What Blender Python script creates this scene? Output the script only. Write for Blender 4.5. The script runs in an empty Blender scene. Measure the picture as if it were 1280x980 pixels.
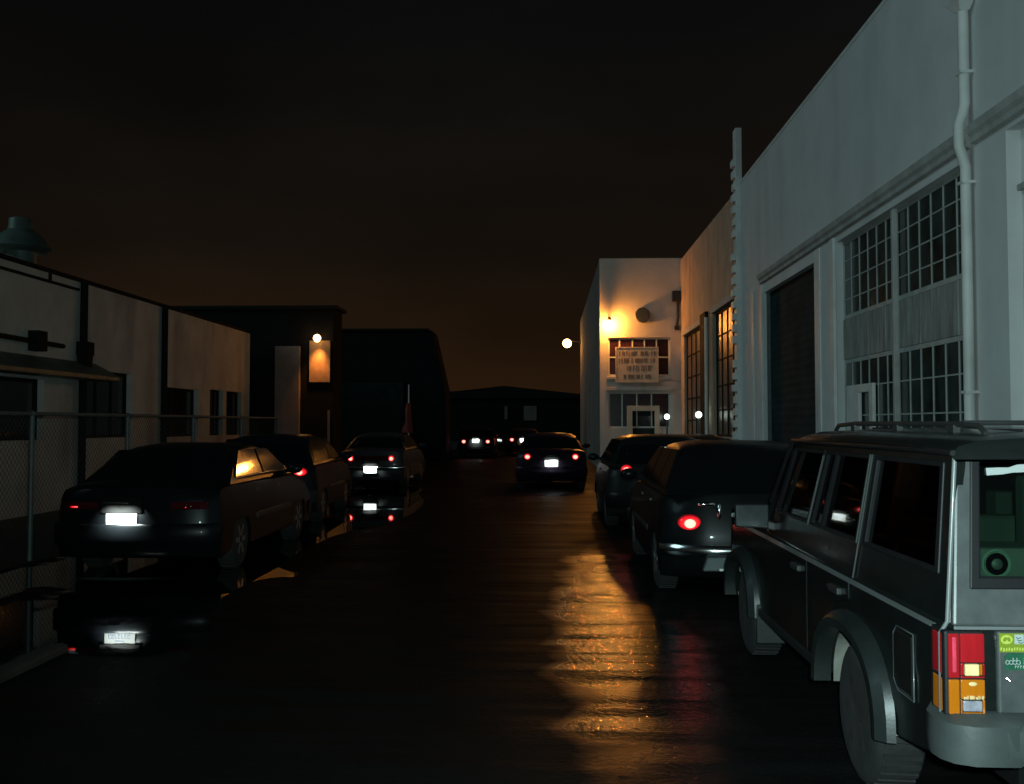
import bpy, bmesh, math, random
from mathutils import Vector, Matrix
random.seed(7)
SC = bpy.context.scene
COL = SC.collection
R = math.radians

# ------------------------------------------------------------------ helpers
class MB:
    """collects shapes; build() links them as ONE mesh object"""
    def __init__(self): self.v, self.f = [], []
    def add(self, vs, fs):
        n = len(self.v); self.v += [tuple(p) for p in vs]; self.f += [[n + i for i in f] for f in fs]; return self
    def box(self, x0, x1, y0, y1, z0, z1):
        v = [(x0,y0,z0),(x1,y0,z0),(x1,y1,z0),(x0,y1,z0),(x0,y0,z1),(x1,y0,z1),(x1,y1,z1),(x0,y1,z1)]
        return self.add(v, [(0,3,2,1),(4,5,6,7),(0,1,5,4),(1,2,6,5),(2,3,7,6),(3,0,4,7)])
    def bar(self, a, b, w, h=None, up=(0,0,1)):
        a, b = Vector(a), Vector(b); d = (b - a).normalized(); h = h or w
        u = Vector(up)
        if abs(d.dot(u)) > .98: u = Vector((0,1,0))
        s = d.cross(u).normalized() * w / 2; t = s.cross(d).normalized() * h / 2
        v = [a-s-t, a+s-t, a+s+t, a-s+t, b-s-t, b+s-t, b+s+t, b-s+t]
        return self.add(v, [(0,1,2,3),(7,6,5,4),(0,4,5,1),(1,5,6,2),(2,6,7,3),(3,7,4,0)])
    def tube(self, pts, r, n=10, cap=True):
        pts = [Vector(p) for p in pts]; rs = r if isinstance(r, (list, tuple)) else [r] * len(pts)
        base = len(self.v); ref = None
        for i, p in enumerate(pts):
            d = (pts[min(i+1, len(pts)-1)] - pts[max(i-1, 0)]).normalized()
            if ref is None:
                ref = Vector((0,0,1)) if abs(d.z) < .9 else Vector((1,0,0))
            s = d.cross(ref).normalized(); t = s.cross(d).normalized(); ref = t
            for k in range(n):
                a = 2 * math.pi * k / n
                self.v.append(tuple(p + s * math.cos(a) * rs[i] + t * math.sin(a) * rs[i]))
        for i in range(len(pts) - 1):
            for k in range(n):
                a, b = base + i*n + k, base + i*n + (k+1) % n
                self.f.append([a, b, b + n, a + n])
        if cap:
            self.f.append([base + k for k in range(n)][::-1]); self.f.append([base + (len(pts)-1)*n + k for k in range(n)])
        return self
    def lathe(self, prof, n=32, M=None):
        """profile of (axial, radius) turned round local X"""
        M = M or Matrix(); base = len(self.v)
        for (a, r) in prof:
            for k in range(n):
                t = 2 * math.pi * k / n
                self.v.append(tuple(M @ Vector((a, r * math.cos(t), r * math.sin(t)))))
        for i in range(len(prof) - 1):
            for k in range(n):
                a, b = base + i*n + k, base + i*n + (k+1) % n
                self.f.append([a, b, b + n, a + n])
        self.f.append([base + k for k in range(n)]); self.f.append([base + (len(prof)-1)*n + k for k in range(n)][::-1])
        return self
    def sphere(self, c, r, n=16, m=10, sq=(1,1,1)):
        base = len(self.v); c = Vector(c)
        self.v.append(tuple(c + Vector((0,0,r*sq[2]))))
        for i in range(1, m):
            p = math.pi * i / m
            for k in range(n):
                t = 2 * math.pi * k / n
                self.v.append(tuple(c + Vector((r*sq[0]*math.sin(p)*math.cos(t), r*sq[1]*math.sin(p)*math.sin(t), r*sq[2]*math.cos(p)))))
        self.v.append(tuple(c - Vector((0,0,r*sq[2])))); last = len(self.v) - 1
        for k in range(n):
            self.f.append([base, base+1+k, base+1+(k+1)%n])
            self.f.append([last, base+1+(m-2)*n+(k+1)%n, base+1+(m-2)*n+k])
        for i in range(m-2):
            for k in range(n):
                a, b = base+1+i*n+k, base+1+i*n+(k+1)%n
                self.f.append([a, a+n, b+n, b])
        return self
    def prism(self, poly, axis, a, b):
        """poly of 2-D points extruded along an axis from a to b"""
        def P(p, t): return {'x': (t, p[0], p[1]), 'y': (p[0], t, p[1]), 'z': (p[0], p[1], t)}[axis]
        n = len(poly); v = [P(p, a) for p in poly] + [P(p, b) for p in poly]
        return self.add(v, [list(range(n))[::-1], list(range(n, 2*n))] + [[i, (i+1)%n, n+(i+1)%n, n+i] for i in range(n)])
    def rings(self, rings, caps=True):
        n = len(rings[0]); v = [p for r in rings for p in r]; fs = []
        for i in range(len(rings)-1):
            for k in range(n):
                fs.append([i*n+k, i*n+(k+1)%n, (i+1)*n+(k+1)%n, (i+1)*n+k])
        if caps: fs += [list(range(n))[::-1], [(len(rings)-1)*n+k for k in range(n)]]
        return self.add(v, fs)
    def holed(self, P, us, vs, holes, th):
        """panel in (u,v) mapped by P(u,v,depth); rectangles in holes are left open; th = thickness"""
        us = sorted(set(list(us) + [h[i] for h in holes for i in (0,1)])); vs = sorted(set(list(vs) + [h[i] for h in holes for i in (2,3)]))
        nu, nv = len(us)-1, len(vs)-1
        def solid(i, j):
            if not (0 <= i < nu and 0 <= j < nv): return False
            u, v = (us[i]+us[i+1])/2, (vs[j]+vs[j+1])/2
            return not any(h[0] < u < h[1] and h[2] < v < h[3] for h in holes)
        idx = {}
        def V(i, j, d):
            k = (i, j, d)
            if k not in idx: idx[k] = len(self.v); self.v.append(tuple(P(us[i], vs[j], d * th)))
            return idx[k]
        for i in range(nu):
            for j in range(nv):
                if not solid(i, j): continue
                self.f.append([V(i,j,0), V(i+1,j,0), V(i+1,j+1,0), V(i,j+1,0)])
                self.f.append([V(i,j,1), V(i,j+1,1), V(i+1,j+1,1), V(i+1,j,1)])
                for (di, dj, a, b) in ((-1,0,(i,j),(i,j+1)),(1,0,(i+1,j+1),(i+1,j)),(0,-1,(i+1,j),(i,j)),(0,1,(i,j+1),(i+1,j+1))):
                    if not solid(i+di, j+dj):
                        self.f.append([V(a[0],a[1],0), V(b[0],b[1],0), V(b[0],b[1],1), V(a[0],a[1],1)])
        return self
    def build(self, name, mat, parent=None, smooth=None, bevel=0, seg=2):
        me = bpy.data.meshes.new(name); me.from_pydata(self.v, [], self.f); me.update()
        bm = bmesh.new(); bm.from_mesh(me); bmesh.ops.recalc_face_normals(bm, faces=bm.faces); bm.to_mesh(me); bm.free()
        o = bpy.data.objects.new(name, me); COL.objects.link(o); me.materials.append(mat)
        if smooth is not None:
            for p in me.polygons: p.use_smooth = True
            try: me.set_sharp_from_angle(angle=R(smooth))
            except Exception: pass
        if bevel:
            m = o.modifiers.new('bevel', 'BEVEL'); m.width = bevel; m.segments = seg; m.limit_method = 'ANGLE'; m.angle_limit = R(40)
        if parent: o.parent = parent
        return o

def tag(o, label=None, cat=None, group=None, kind=None):
    for k, v in (('label', label), ('category', cat), ('group', group), ('kind', kind)):
        if v: o[k] = v
    return o
def thing(name, label, cat, loc=(0,0,0), rz=0, group=None):
    o = bpy.data.objects.new(name, None); COL.objects.link(o); o.empty_display_size = .2
    o.location = loc; o.rotation_euler.z = rz
    return tag(o, label, cat, group)
def copy_tree(o, parent=None):
    c = o.copy(); COL.objects.link(c)
    if parent: c.parent = parent
    for ch in [k for k in o.children]: copy_tree(ch, c)
    return c
def lamp(name, kind, loc, power, color, parent=None, radius=.05, **kw):
    d = bpy.data.lights.new(name, kind); d.energy = power; d.color = color
    if kind in ('POINT', 'SPOT'): d.shadow_soft_size = radius
    for k, v in kw.items(): setattr(d, k, v)
    o = bpy.data.objects.new(name, d); COL.objects.link(o); o.location = loc
    if parent: o.parent = parent
    return o
def aim(o, target):
    o.rotation_euler = (Vector(target) - Vector(o.location)).to_track_quat('-Z', 'Y').to_euler()

# ------------------------------------------------------------------ materials
def mat(name, col, rough=.5, metal=0., coat=0., var=.0, scale=4., bump=0., bscale=40., rvar=0., emit=None, es=0., stretch=(1,1,1), dirt=None, spec=.5, dist=.01):
    m = bpy.data.materials.new(name); m.use_nodes = True; nt = m.node_tree; b = nt.nodes['Principled BSDF']
    b.inputs['Base Color'].default_value = (*col, 1); b.inputs['Roughness'].default_value = rough
    b.inputs['Metallic'].default_value = metal; b.inputs['Coat Weight'].default_value = coat; b.inputs['Coat Roughness'].default_value = .06
    b.inputs['Specular IOR Level'].default_value = spec
    if emit:
        b.inputs['Emission Color'].default_value = (*emit, 1); b.inputs['Emission Strength'].default_value = es
    L = nt.links
    tc = nt.nodes.new('ShaderNodeTexCoord'); mp = nt.nodes.new('ShaderNodeMapping'); mp.inputs['Scale'].default_value = stretch
    L.new(tc.outputs['Object'], mp.inputs['Vector'])
    def noise(sc, det=6, ro=.6):
        n = nt.nodes.new('ShaderNodeTexNoise'); n.inputs['Scale'].default_value = sc; n.inputs['Detail'].default_value = det; n.inputs['Roughness'].default_value = ro
        L.new(mp.outputs['Vector'], n.inputs['Vector']); return n.outputs['Fac']
    if var:
        r = nt.nodes.new('ShaderNodeMapRange'); r.inputs['From Min'].default_value = .3; r.inputs['From Max'].default_value = .7
        r.inputs['To Min'].default_value = 1 - var; r.inputs['To Max'].default_value = 1 + var
        L.new(noise(scale), r.inputs['Value'])
        mx = nt.nodes.new('ShaderNodeMix'); mx.data_type = 'RGBA'; mx.blend_type = 'MULTIPLY'; mx.inputs[0].default_value = 1
        mx.inputs[6].default_value = (*col, 1); L.new(r.outputs['Result'], mx.inputs[7])
        out = mx.outputs[2]
        if dirt:
            n2 = nt.nodes.new('ShaderNodeTexNoise'); n2.inputs['Scale'].default_value = dirt[1]; n2.inputs['Detail'].default_value = 8
            mp2 = nt.nodes.new('ShaderNodeMapping'); mp2.inputs['Scale'].default_value = dirt[2]
            L.new(tc.outputs['Object'], mp2.inputs['Vector']); L.new(mp2.outputs['Vector'], n2.inputs['Vector'])
            r2 = nt.nodes.new('ShaderNodeMapRange'); r2.inputs['From Min'].default_value = .52; r2.inputs['From Max'].default_value = .75
            r2.inputs['To Max'].default_value = dirt[3]; L.new(n2.outputs['Fac'], r2.inputs['Value'])
            m2 = nt.nodes.new('ShaderNodeMix'); m2.data_type = 'RGBA'; L.new(r2.outputs['Result'], m2.inputs[0])
            L.new(out, m2.inputs[6]); m2.inputs[7].default_value = (*dirt[0], 1); out = m2.outputs[2]
        L.new(out, b.inputs['Base Color'])
    if rvar:
        r = nt.nodes.new('ShaderNodeMapRange'); r.inputs['From Min'].default_value = .3; r.inputs['From Max'].default_value = .7
        r.inputs['To Min'].default_value = max(.01, rough - rvar); r.inputs['To Max'].default_value = rough + rvar
        L.new(noise(scale * 1.7), r.inputs['Value']); L.new(r.outputs['Result'], b.inputs['Roughness'])
    if bump:
        bp = nt.nodes.new('ShaderNodeBump'); bp.inputs['Strength'].default_value = bump; bp.inputs['Distance'].default_value = dist
        L.new(noise(bscale), bp.inputs['Height']); L.new(bp.outputs['Normal'], b.inputs['Normal'])
    return m

def tinted(name, tint, gloss=.12, alpha=.35):
    """window glass: partly see-through, partly mirror"""
    m = bpy.data.materials.new(name); m.use_nodes = True; nt = m.node_tree; nt.nodes.clear(); L = nt.links
    out = nt.nodes.new('ShaderNodeOutputMaterial'); tr = nt.nodes.new('ShaderNodeBsdfTransparent'); gl = nt.nodes.new('ShaderNodeBsdfGlossy')
    tr.inputs['Color'].default_value = (*tint, 1); gl.inputs['Roughness'].default_value = .03
    fr = nt.nodes.new('ShaderNodeFresnel'); fr.inputs['IOR'].default_value = 1.5
    mx = nt.nodes.new('ShaderNodeMixShader'); L.new(fr.outputs['Fac'], mx.inputs['Fac']); L.new(tr.outputs[0], mx.inputs[1]); L.new(gl.outputs[0], mx.inputs[2])
    L.new(mx.outputs[0], out.inputs['Surface'])
    return m

def road_material():
    m = bpy.data.materials.new('wet_asphalt'); m.use_nodes = True; nt = m.node_tree; b = nt.nodes['Principled BSDF']; L = nt.links
    tc = nt.nodes.new('ShaderNodeTexCoord')
    def noise(sc, st=(1,1,1), det=5, rg=.55):
        mp = nt.nodes.new('ShaderNodeMapping'); mp.inputs['Scale'].default_value = st; L.new(tc.outputs['Object'], mp.inputs['Vector'])
        n = nt.nodes.new('ShaderNodeTexNoise'); n.inputs['Scale'].default_value = sc; n.inputs['Detail'].default_value = det; n.inputs['Roughness'].default_value = rg
        L.new(mp.outputs['Vector'], n.inputs['Vector']); return n.outputs['Fac']
    def rng(src, a, b_, lo, hi):
        r = nt.nodes.new('ShaderNodeMapRange'); r.inputs['From Min'].default_value = a; r.inputs['From Max'].default_value = b_
        r.inputs['To Min'].default_value = lo; r.inputs['To Max'].default_value = hi; L.new(src, r.inputs['Value']); return r.outputs['Result']
    cr = nt.nodes.new('ShaderNodeValToRGB'); cr.color_ramp.elements[0].color = (.0025,.0025,.0025,1); cr.color_ramp.elements[1].color = (.012,.012,.0115,1)
    L.new(noise(55, det=8, rg=.7), cr.inputs['Fac']); L.new(cr.outputs['Color'], b.inputs['Base Color'])
    def math_(op, a, b_=None, c=None):
        n = nt.nodes.new('ShaderNodeMath'); n.operation = op
        for i, v in enumerate((a, b_, c)):
            if v is None: continue
            if isinstance(v, (int, float)): n.inputs[i].default_value = v
            else: L.new(v, n.inputs[i])
        return n.outputs[0]
    # wetness: a film of water lies in the shallow dip right of the crown, the rest has drained
    sx = nt.nodes.new('ShaderNodeSeparateXYZ'); L.new(tc.outputs['Object'], sx.inputs[0])
    wob = rng(noise(1.3, (.8,1.1,1), 5), .3, .7, -.45, .45)
    wob2 = rng(noise(.9, (1.0,.8,1), 5), .3, .7, -1.6, 1.6)
    dx = math_('DIVIDE', math_('ADD', math_('ADD', sx.outputs[0], -.57), math_('MULTIPLY', wob, .35)), .49)
    dy = math_('DIVIDE', math_('ADD', math_('ADD', sx.outputs[1], -8.2), math_('MULTIPLY', wob2, .7)), 4.1)
    d2 = math_('ADD', math_('MULTIPLY', dx, dx), math_('MULTIPLY', dy, dy))
    wet = rng(d2, .55, 1.5, 1, 0)
    wet = math_('MAXIMUM', wet, rng(noise(.55, (.9,.6,1), 6, .6), .62, .74, 0, .35))
    L.new(math_('MULTIPLY_ADD', wet, -.38, math_('ADD', rng(noise(1.1, (.45,1.4,1), 6), .35, .68, -.06, .10), .50)), b.inputs['Roughness'])
    b.inputs['IOR'].default_value = 1.33
    L.new(math_('MULTIPLY_ADD', wet, .47, .05), b.inputs['Specular IOR Level'])
    b1 = nt.nodes.new('ShaderNodeBump'); b1.inputs['Strength'].default_value = 1; b1.inputs['Distance'].default_value = .045
    L.new(noise(1.0, (.40,2.6,1), 1.6, .45), b1.inputs['Height'])
    b2 = nt.nodes.new('ShaderNodeBump'); b2.inputs['Strength'].default_value = 1.0; b2.inputs['Distance'].default_value = .0050
    L.new(noise(24, (1,1,1), 3, .65), b2.inputs['Height']); L.new(b1.outputs['Normal'], b2.inputs['Normal'])
    L.new(b2.outputs['Normal'], b.inputs['Normal'])
    return m

M = {}
M['road'] = road_material()
M['water'] = mat('puddle_water', (.002,.003,.003), .02, bump=.05, bscale=4, dist=.003); M['water'].node_tree.nodes['Principled BSDF'].inputs['IOR'].default_value = 1.33
nt_ = M['water'].node_tree; ou_ = nt_.nodes['Material Output']; pb_ = nt_.nodes['Principled BSDF']
mk_ = nt_.nodes.new('ShaderNodeTexNoise'); mk_.inputs['Scale'].default_value = .9; mk_.inputs['Detail'].default_value = 7; mk_.inputs['Roughness'].default_value = .62
tc_ = nt_.nodes.new('ShaderNodeTexCoord'); nt_.links.new(tc_.outputs['Object'], mk_.inputs['Vector'])
mr_ = nt_.nodes.new('ShaderNodeMapRange'); mr_.inputs['From Min'].default_value = .58; mr_.inputs['From Max'].default_value = .63; nt_.links.new(mk_.outputs['Fac'], mr_.inputs['Value'])
tr_ = nt_.nodes.new('ShaderNodeBsdfTransparent'); ms_ = nt_.nodes.new('ShaderNodeMixShader')
nt_.links.new(mr_.outputs['Result'], ms_.inputs['Fac']); nt_.links.new(pb_.outputs[0], ms_.inputs[1]); nt_.links.new(tr_.outputs[0], ms_.inputs[2]); nt_.links.new(ms_.outputs[0], ou_.inputs['Surface'])
M['dirt'] = mat('wet_dirt', (.03,.028,.025), .6, var=.4, scale=3, bump=.6, bscale=18)
M['concrete'] = mat('wet_concrete', (.12,.12,.11), .45, var=.3, scale=2.5, bump=.3, bscale=30)
M['hill'] = mat('hill_scrub', (.02,.022,.018), .9, var=.4, scale=.05)
M['white_wall'] = mat('white_painted_wall', (.60,.61,.60), .75, var=.07, scale=1.3, bump=.25, bscale=22, dirt=((.36,.37,.36), .9, (1,1,.10), .35), dist=.004)
M['cream_wall'] = mat('cream_painted_wall', (.58,.55,.50), .75, var=.10, scale=1.5, bump=.25, bscale=22, dirt=((.30,.27,.24), 1.2, (1,1,.18), .7), dist=.004)
M['brick_wall'] = mat('stained_render_wall', (.40,.30,.22), .8, var=.18, scale=1.6, bump=.35, bscale=20, dirt=((.2,.16,.13), 1.2, (1,1,.25), .8))
M['old_wall'] = mat('old_grey_render', (.62,.60,.54), .85, var=.16, scale=1.1, bump=.3, bscale=16, dirt=((.20,.18,.16), 1.0, (1,1,.3), .7))
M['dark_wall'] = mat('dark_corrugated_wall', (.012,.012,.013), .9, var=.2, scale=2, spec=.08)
M['pier'] = mat('pinkish_render', (.22,.17,.155), .8, var=.2, scale=2)
M['trim'] = mat('pale_trim_paint', (.62,.64,.61), .55, var=.12, scale=3, dirt=((.3,.3,.28), 2, (1,1,.3), .6), bump=.15, bscale=30, dist=.004)
M['stone_trim'] = mat('weathered_moulding', (.36,.37,.35), .8, var=.25, scale=3, bump=.4, bscale=25)
M['board'] = mat('weathered_boards', (.28,.29,.265), .8, var=.35, scale=2.5, stretch=(1,6,.7), bump=.3, bscale=12, dirt=((.12,.10,.085), 3, (1,1.5,.3), .8))
M['rollup'] = mat('dark_rollup_steel', (.022,.034,.035), .85, var=.3, scale=2, spec=.06)
M['pane'] = mat('dark_window_glass', (.012,.015,.015), .08, var=.6, scale=2, bump=.12, bscale=1.6, spec=.7)
M['pane_red'] = mat('dark_red_window', (.035,.012,.014), .16, var=.4, scale=2)
M['pane_frost'] = mat('wired_frosted_glass', (.12,.085,.055), .3, var=.5, scale=2.2, bump=.5, bscale=26, spec=.9)
M['black'] = mat('black_void', (.005,.005,.005), .9, spec=.1)
M['pipe'] = mat('dark_pipe_paint', (.014,.015,.015), .8, var=.2, spec=.1)
M['green_metal'] = mat('greenish_galvanised', (.10,.145,.125), .5, metal=.3, var=.3, scale=4)
M['galv'] = mat('galvanised_steel', (.10,.12,.12), .6, metal=.2, var=.2, scale=8)
M['sign'] = mat('cream_sign_board', (.60,.52,.40), .7, var=.12, scale=2, dirt=((.35,.28,.2), 2, (1,1,.4), .6))
M['brown_panel'] = mat('brown_board', (.34,.22,.13), .7, var=.3, scale=4)
M['block_side'] = mat('shade_darkened_side', (.16,.15,.135), .9, var=.2, scale=1.5, dirt=((.08,.075,.07), 1.2, (1,1,.25), .7))  # shade on the block's side wall put into a darker colour
M['bar'] = mat('grey_green_sash_bar', (.36,.40,.38), .6, var=.2, scale=4)
M['pane_grey'] = mat('dusty_grey_green_glass', (.030,.042,.038), .14, var=.8, scale=1.6, bump=.15, bscale=1.8, spec=.5)
M['wire'] = mat('rusty_fence_wire', (.035,.04,.038), .8)
M['ink'] = mat('faded_sign_paint', (.20,.14,.10), .7, var=.3, scale=6)
M['rust'] = mat('red_fabric', (.16,.03,.022), .8, var=.3)
M['tyre'] = mat('dusty_tyre_rubber', (.013,.014,.013), .8, var=.45, scale=6, bump=.3, bscale=50)
M['rim'] = mat('alloy_rim', (.32,.32,.31), .4, metal=.8, var=.25, scale=5)
M['rimdull'] = mat('dirty_steel_rim', (.030,.027,.022), .7, metal=.2, var=.5, scale=8)
M['rimdark'] = mat('steel_rim', (.12,.12,.12), .45, metal=.6)
M['plastic'] = mat('black_plastic', (.016,.017,.017), .5, var=.2)
M['chrome'] = mat('wet_chrome', (.6,.62,.62), .15, metal=1, var=.1)
M['carglass'] = mat('car_glass', (.004,.005,.006), .06, spec=.22)
M['wetglass'] = mat('wet_side_glass', (.004,.005,.006), .045, spec=.45, bump=.10, bscale=9, dist=.004)
M['plate'] = mat('white_plate', (.82,.82,.80), .5, var=.03)
M['plateink'] = mat('plate_print', (.12,.14,.2), .5)
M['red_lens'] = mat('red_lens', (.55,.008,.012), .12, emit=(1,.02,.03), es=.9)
def lens_glow(m):  # glow put into tail lenses for the flash light they return
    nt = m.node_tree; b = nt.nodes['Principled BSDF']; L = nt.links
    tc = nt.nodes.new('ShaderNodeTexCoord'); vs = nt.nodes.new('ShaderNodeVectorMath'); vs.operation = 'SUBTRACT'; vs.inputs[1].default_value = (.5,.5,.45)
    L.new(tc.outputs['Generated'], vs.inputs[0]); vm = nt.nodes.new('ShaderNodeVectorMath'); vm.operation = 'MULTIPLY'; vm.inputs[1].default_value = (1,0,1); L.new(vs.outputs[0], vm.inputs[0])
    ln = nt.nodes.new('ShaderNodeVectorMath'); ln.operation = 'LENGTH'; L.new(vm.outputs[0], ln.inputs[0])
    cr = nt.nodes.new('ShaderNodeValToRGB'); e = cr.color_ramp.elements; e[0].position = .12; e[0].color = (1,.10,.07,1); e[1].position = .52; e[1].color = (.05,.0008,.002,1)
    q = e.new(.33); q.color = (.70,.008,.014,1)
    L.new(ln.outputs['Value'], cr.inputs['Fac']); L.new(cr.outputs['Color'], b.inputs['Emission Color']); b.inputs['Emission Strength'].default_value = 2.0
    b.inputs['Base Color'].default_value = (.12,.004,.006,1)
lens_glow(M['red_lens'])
M['dim_lens'] = mat('unlit_red_lens', (.045,.004,.006), .12)
M['bulb'] = mat('flash_glow_bulb', (.8,.3,.2), .4, emit=(1,.17,.13), es=5)  # added glow at the lens centre, standing in for returned flash
M['amber_bulb'] = mat('lit_amber_bulb', (.8,.3,.1), .4, emit=(1,.42,.12), es=6)
M['white_lens'] = mat('clear_lens', (.5,.5,.5), .1)
M['globe'] = mat('lit_globe', (.8,.8,.8), .4, emit=(.80,1,.88), es=5)
M['sodium'] = mat('lit_sodium_bulb', (.9,.6,.3), .4, emit=(1,.55,.17), es=14)
M['housing'] = mat('lamp_housing', (.10,.09,.08), .5, metal=.3, var=.2)
def paint(name, c, rough=.33, coat=.04): return mat(name, c, rough, coat=coat, spec=.10, var=.12, scale=9, bump=.05, bscale=60, dist=.002)
P_BLACK = paint('black_car_paint', (.004,.005,.006)); P_NAVY = paint('navy_car_paint', (.007,.008,.012)); P_SILVER = paint('silver_car_paint', (.03,.032,.034))
P_PURPLE = paint('purple_car_paint', (.011,.006,.014)); P_GREEN = paint('dark_green_paint', (.008,.012,.010)); P_MAROON = paint('maroon_car_paint', (.02,.008,.009))
P_GREY = paint('grey_car_paint', (.025,.025,.025))

# ------------------------------------------------------------------ ground
g = MB(); g.add([(-700,-120,0),(700,-120,0),(700,900,0),(-700,900,0)], [(0,1,2,3)])
tag(g.build('ground', M['dirt']), kind='structure')
g = MB(); g.add([(-5.9,-60,.004),(3.95,-60,.004),(3.95,120,.004),(-5.9,120,.004)], [(0,1,2,3)])
tag(g.build('road', M['road']), kind='structure')
g = MB(); g.box(3.95, 4.48, -30, 34.95, 0, .12)
tag(g.build('pavement', M['concrete'], bevel=.015), kind='structure')
g = MB(); g.prism([(-3.46,.0),(-3.46,.05),(-3.44,.065),(-3.36,.065),(-3.33,.05),(-3.33,.0)], 'y', -6, 7.05)
tag(g.build('kerb', M['dirt'], bevel=.008), kind='structure')
# standing water along the left gutter
pts = []
edge = [(-5.7,5.9),(-4.4,6.2),(-3.7,6.75),(-3.2,6.95),(-2.75,6.9),(-2.5,7.3),(-2.62,7.9),(-2.85,8.6),(-2.95,9.4),(-2.92,10.3),(-2.62,10.55),(-2.64,10.8),(-2.95,11.2),(-3.05,12.6),(-3.0,14.5),(-2.55,16.3),(-2.4,18.2),(-2.5,20.5),(-2.9,23),(-3.4,26),(-5,27.5),(-5.75,24),(-5.6,18),(-5.8,12),(-5.65,9)]
for i in range(len(edge)):
    p0, p1, p2, p3 = edge[i-1], edge[i], edge[(i+1)%len(edge)], edge[(i+2)%len(edge)]
    for t in (0,.2,.4,.6,.8):
        q = [.5*((2*p1[k])+(-p0[k]+p2[k])*t+(2*p0[k]-5*p1[k]+4*p2[k]-p3[k])*t*t+(-p0[k]+3*p1[k]-3*p2[k]+p3[k])*t**3) for k in (0,1)]
        pts.append((q[0]+random.uniform(-.02,.02), q[1]+random.uniform(-.03,.03), .008))
g = MB(); g.add(pts, [list(range(len(pts)))])
tag(g.build('puddle', M['water']), kind='structure')
# far hills
g = MB(); n = 60
for i in range(n+1):
    x = -420 + 840*i/n
    h = 15.5 + 2.2*math.sin(i*.37) + 1.5*math.sin(i*.9+1) + random.uniform(-.4,.4)
    g.v += [(x,400,-1),(x,430,h*.7),(x,470,h*1.15),(x,560,-1)]
for i in range(n):
    for k in range(3): g.f.append([i*4+k,i*4+k+1,(i+1)*4+k+1,(i+1)*4+k])
tag(g.build('hills', M['hill'], smooth=40), kind='structure')

# ------------------------------------------------------------------ window helper (in a wall of constant X or Y)
def grid_window(parent, axis, c, a0, a1, z0, z1, cols, rows, name='window', fm=None, pm=None, bw=.035, depth=.04, heavy=(), inward=1):
    """frame of bars in plane axis=c between a0..a1, z0..z1; pane set behind it. cols/rows: lists of cut positions"""
    fm = fm or M['trim']; pm = pm or M['pane']
    def B(mb, u0, u1, w0, w1, d0, d1):
        if axis == 'x': mb.box(min(d0,d1), max(d0,d1), u0, u1, w0, w1)
        else: mb.box(u0, u1, min(d0,d1), max(d0,d1), w0, w1)
    f = MB(); e = .06
    d = depth * inward
    B(f, a0, a0+e, z0, z1, c, c+d); B(f, a1-e, a1, z0, z1, c, c+d); B(f, a0+e, a1-e, z0, z0+e, c, c+d); B(f, a0+e, a1-e, z1-e, z1, c, c+d)
    for u in cols:
        w = bw * (2.6 if u in heavy else 1)
        B(f, u-w/2, u+w/2, z0+e, z1-e, c+.002*inward, c+d)
    for z in rows: B(f, a0+e, a1-e, z-bw/2, z+bw/2, c+.006*inward, c+d*.9)
    fo = f.build(name, fm, parent)
    p = MB(); B(p, a0+.02, a1-.02, z0+.02, z1-.02, c+d*.62, c+d*.62+.012*inward)
    p.build('pane', pm, fo)
    return fo

# ------------------------------------------------------------------ near white warehouse on the right (facade x = 4.5)
XW = 4.5
wh = thing('warehouse', 'white painted warehouse with steel sash window and roll up door on the right', 'building', (XW, 9, 0))
def rel(mb, o):                                   # world coordinates -> coordinates of the thing
    x, y, z = o.location
    mb.v = [(a-x, b-y, c-z) for a, b, c in mb.v]; return mb
def wpart(mb, name, m, root, **k): return rel(mb, root).build(name, m, root, **k)
f = MB(); f.holed(lambda u, v, d: (XW + d, u, v), (-14, 24.05), (0, 7.2),
    [(3.2,10.15,.02,4.47),(11.2,16.1,.95,4.42),(17.4,21.5,.02,4.32)], .32)
wpart(f, 'wall', M['white_wall'], wh)
f = MB(); f.box(XW+.32, 20, -14, 24.05, 7.0, 7.1); f.box(XW+.32, 20, -14, -13.8, 0, 7); f.box(19.8, 20, -13.8, 24.05, 0, 7)
f.box(XW+.9, XW+.96, 2, 16.6, .0, 6.9)
wpart(f, 'roof', M['dark_wall'], wh)
f = MB(); f.box(XW-.012, XW+.34, -14, 24.05, 7.2, 7.27)
wpart(f, 'parapet_cap', M['trim'], wh, bevel=.01)
f = MB()                                           # stepped moulding over the openings
f.prism([(XW-.10,4.72),(XW-.085,4.64),(XW-.05,4.60),(XW-.05,4.54),(XW+.002,4.52),(XW+.002,4.74)], 'y', -14, 10.86)
f.prism([(XW-.10,4.72),(XW-.085,4.64),(XW-.05,4.60),(XW-.05,4.54),(XW+.002,4.52),(XW+.002,4.74)], 'y', 10.99, 21.75)
wpart(f, 'moulding', M['stone_trim'], wh)
f = MB()                                           # thin posts flanking openings
for a_, b_, o_ in ((16.13,16.34,.05),(21.52,21.78,.05),(22.5,22.72,.035),(17.02,17.36,.03)):
    f = MB(); f.box(XW-o_, XW, a_, b_, .12, 4.5); wpart(f, 'door_post', M['trim'], wh, bevel=.012)
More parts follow.
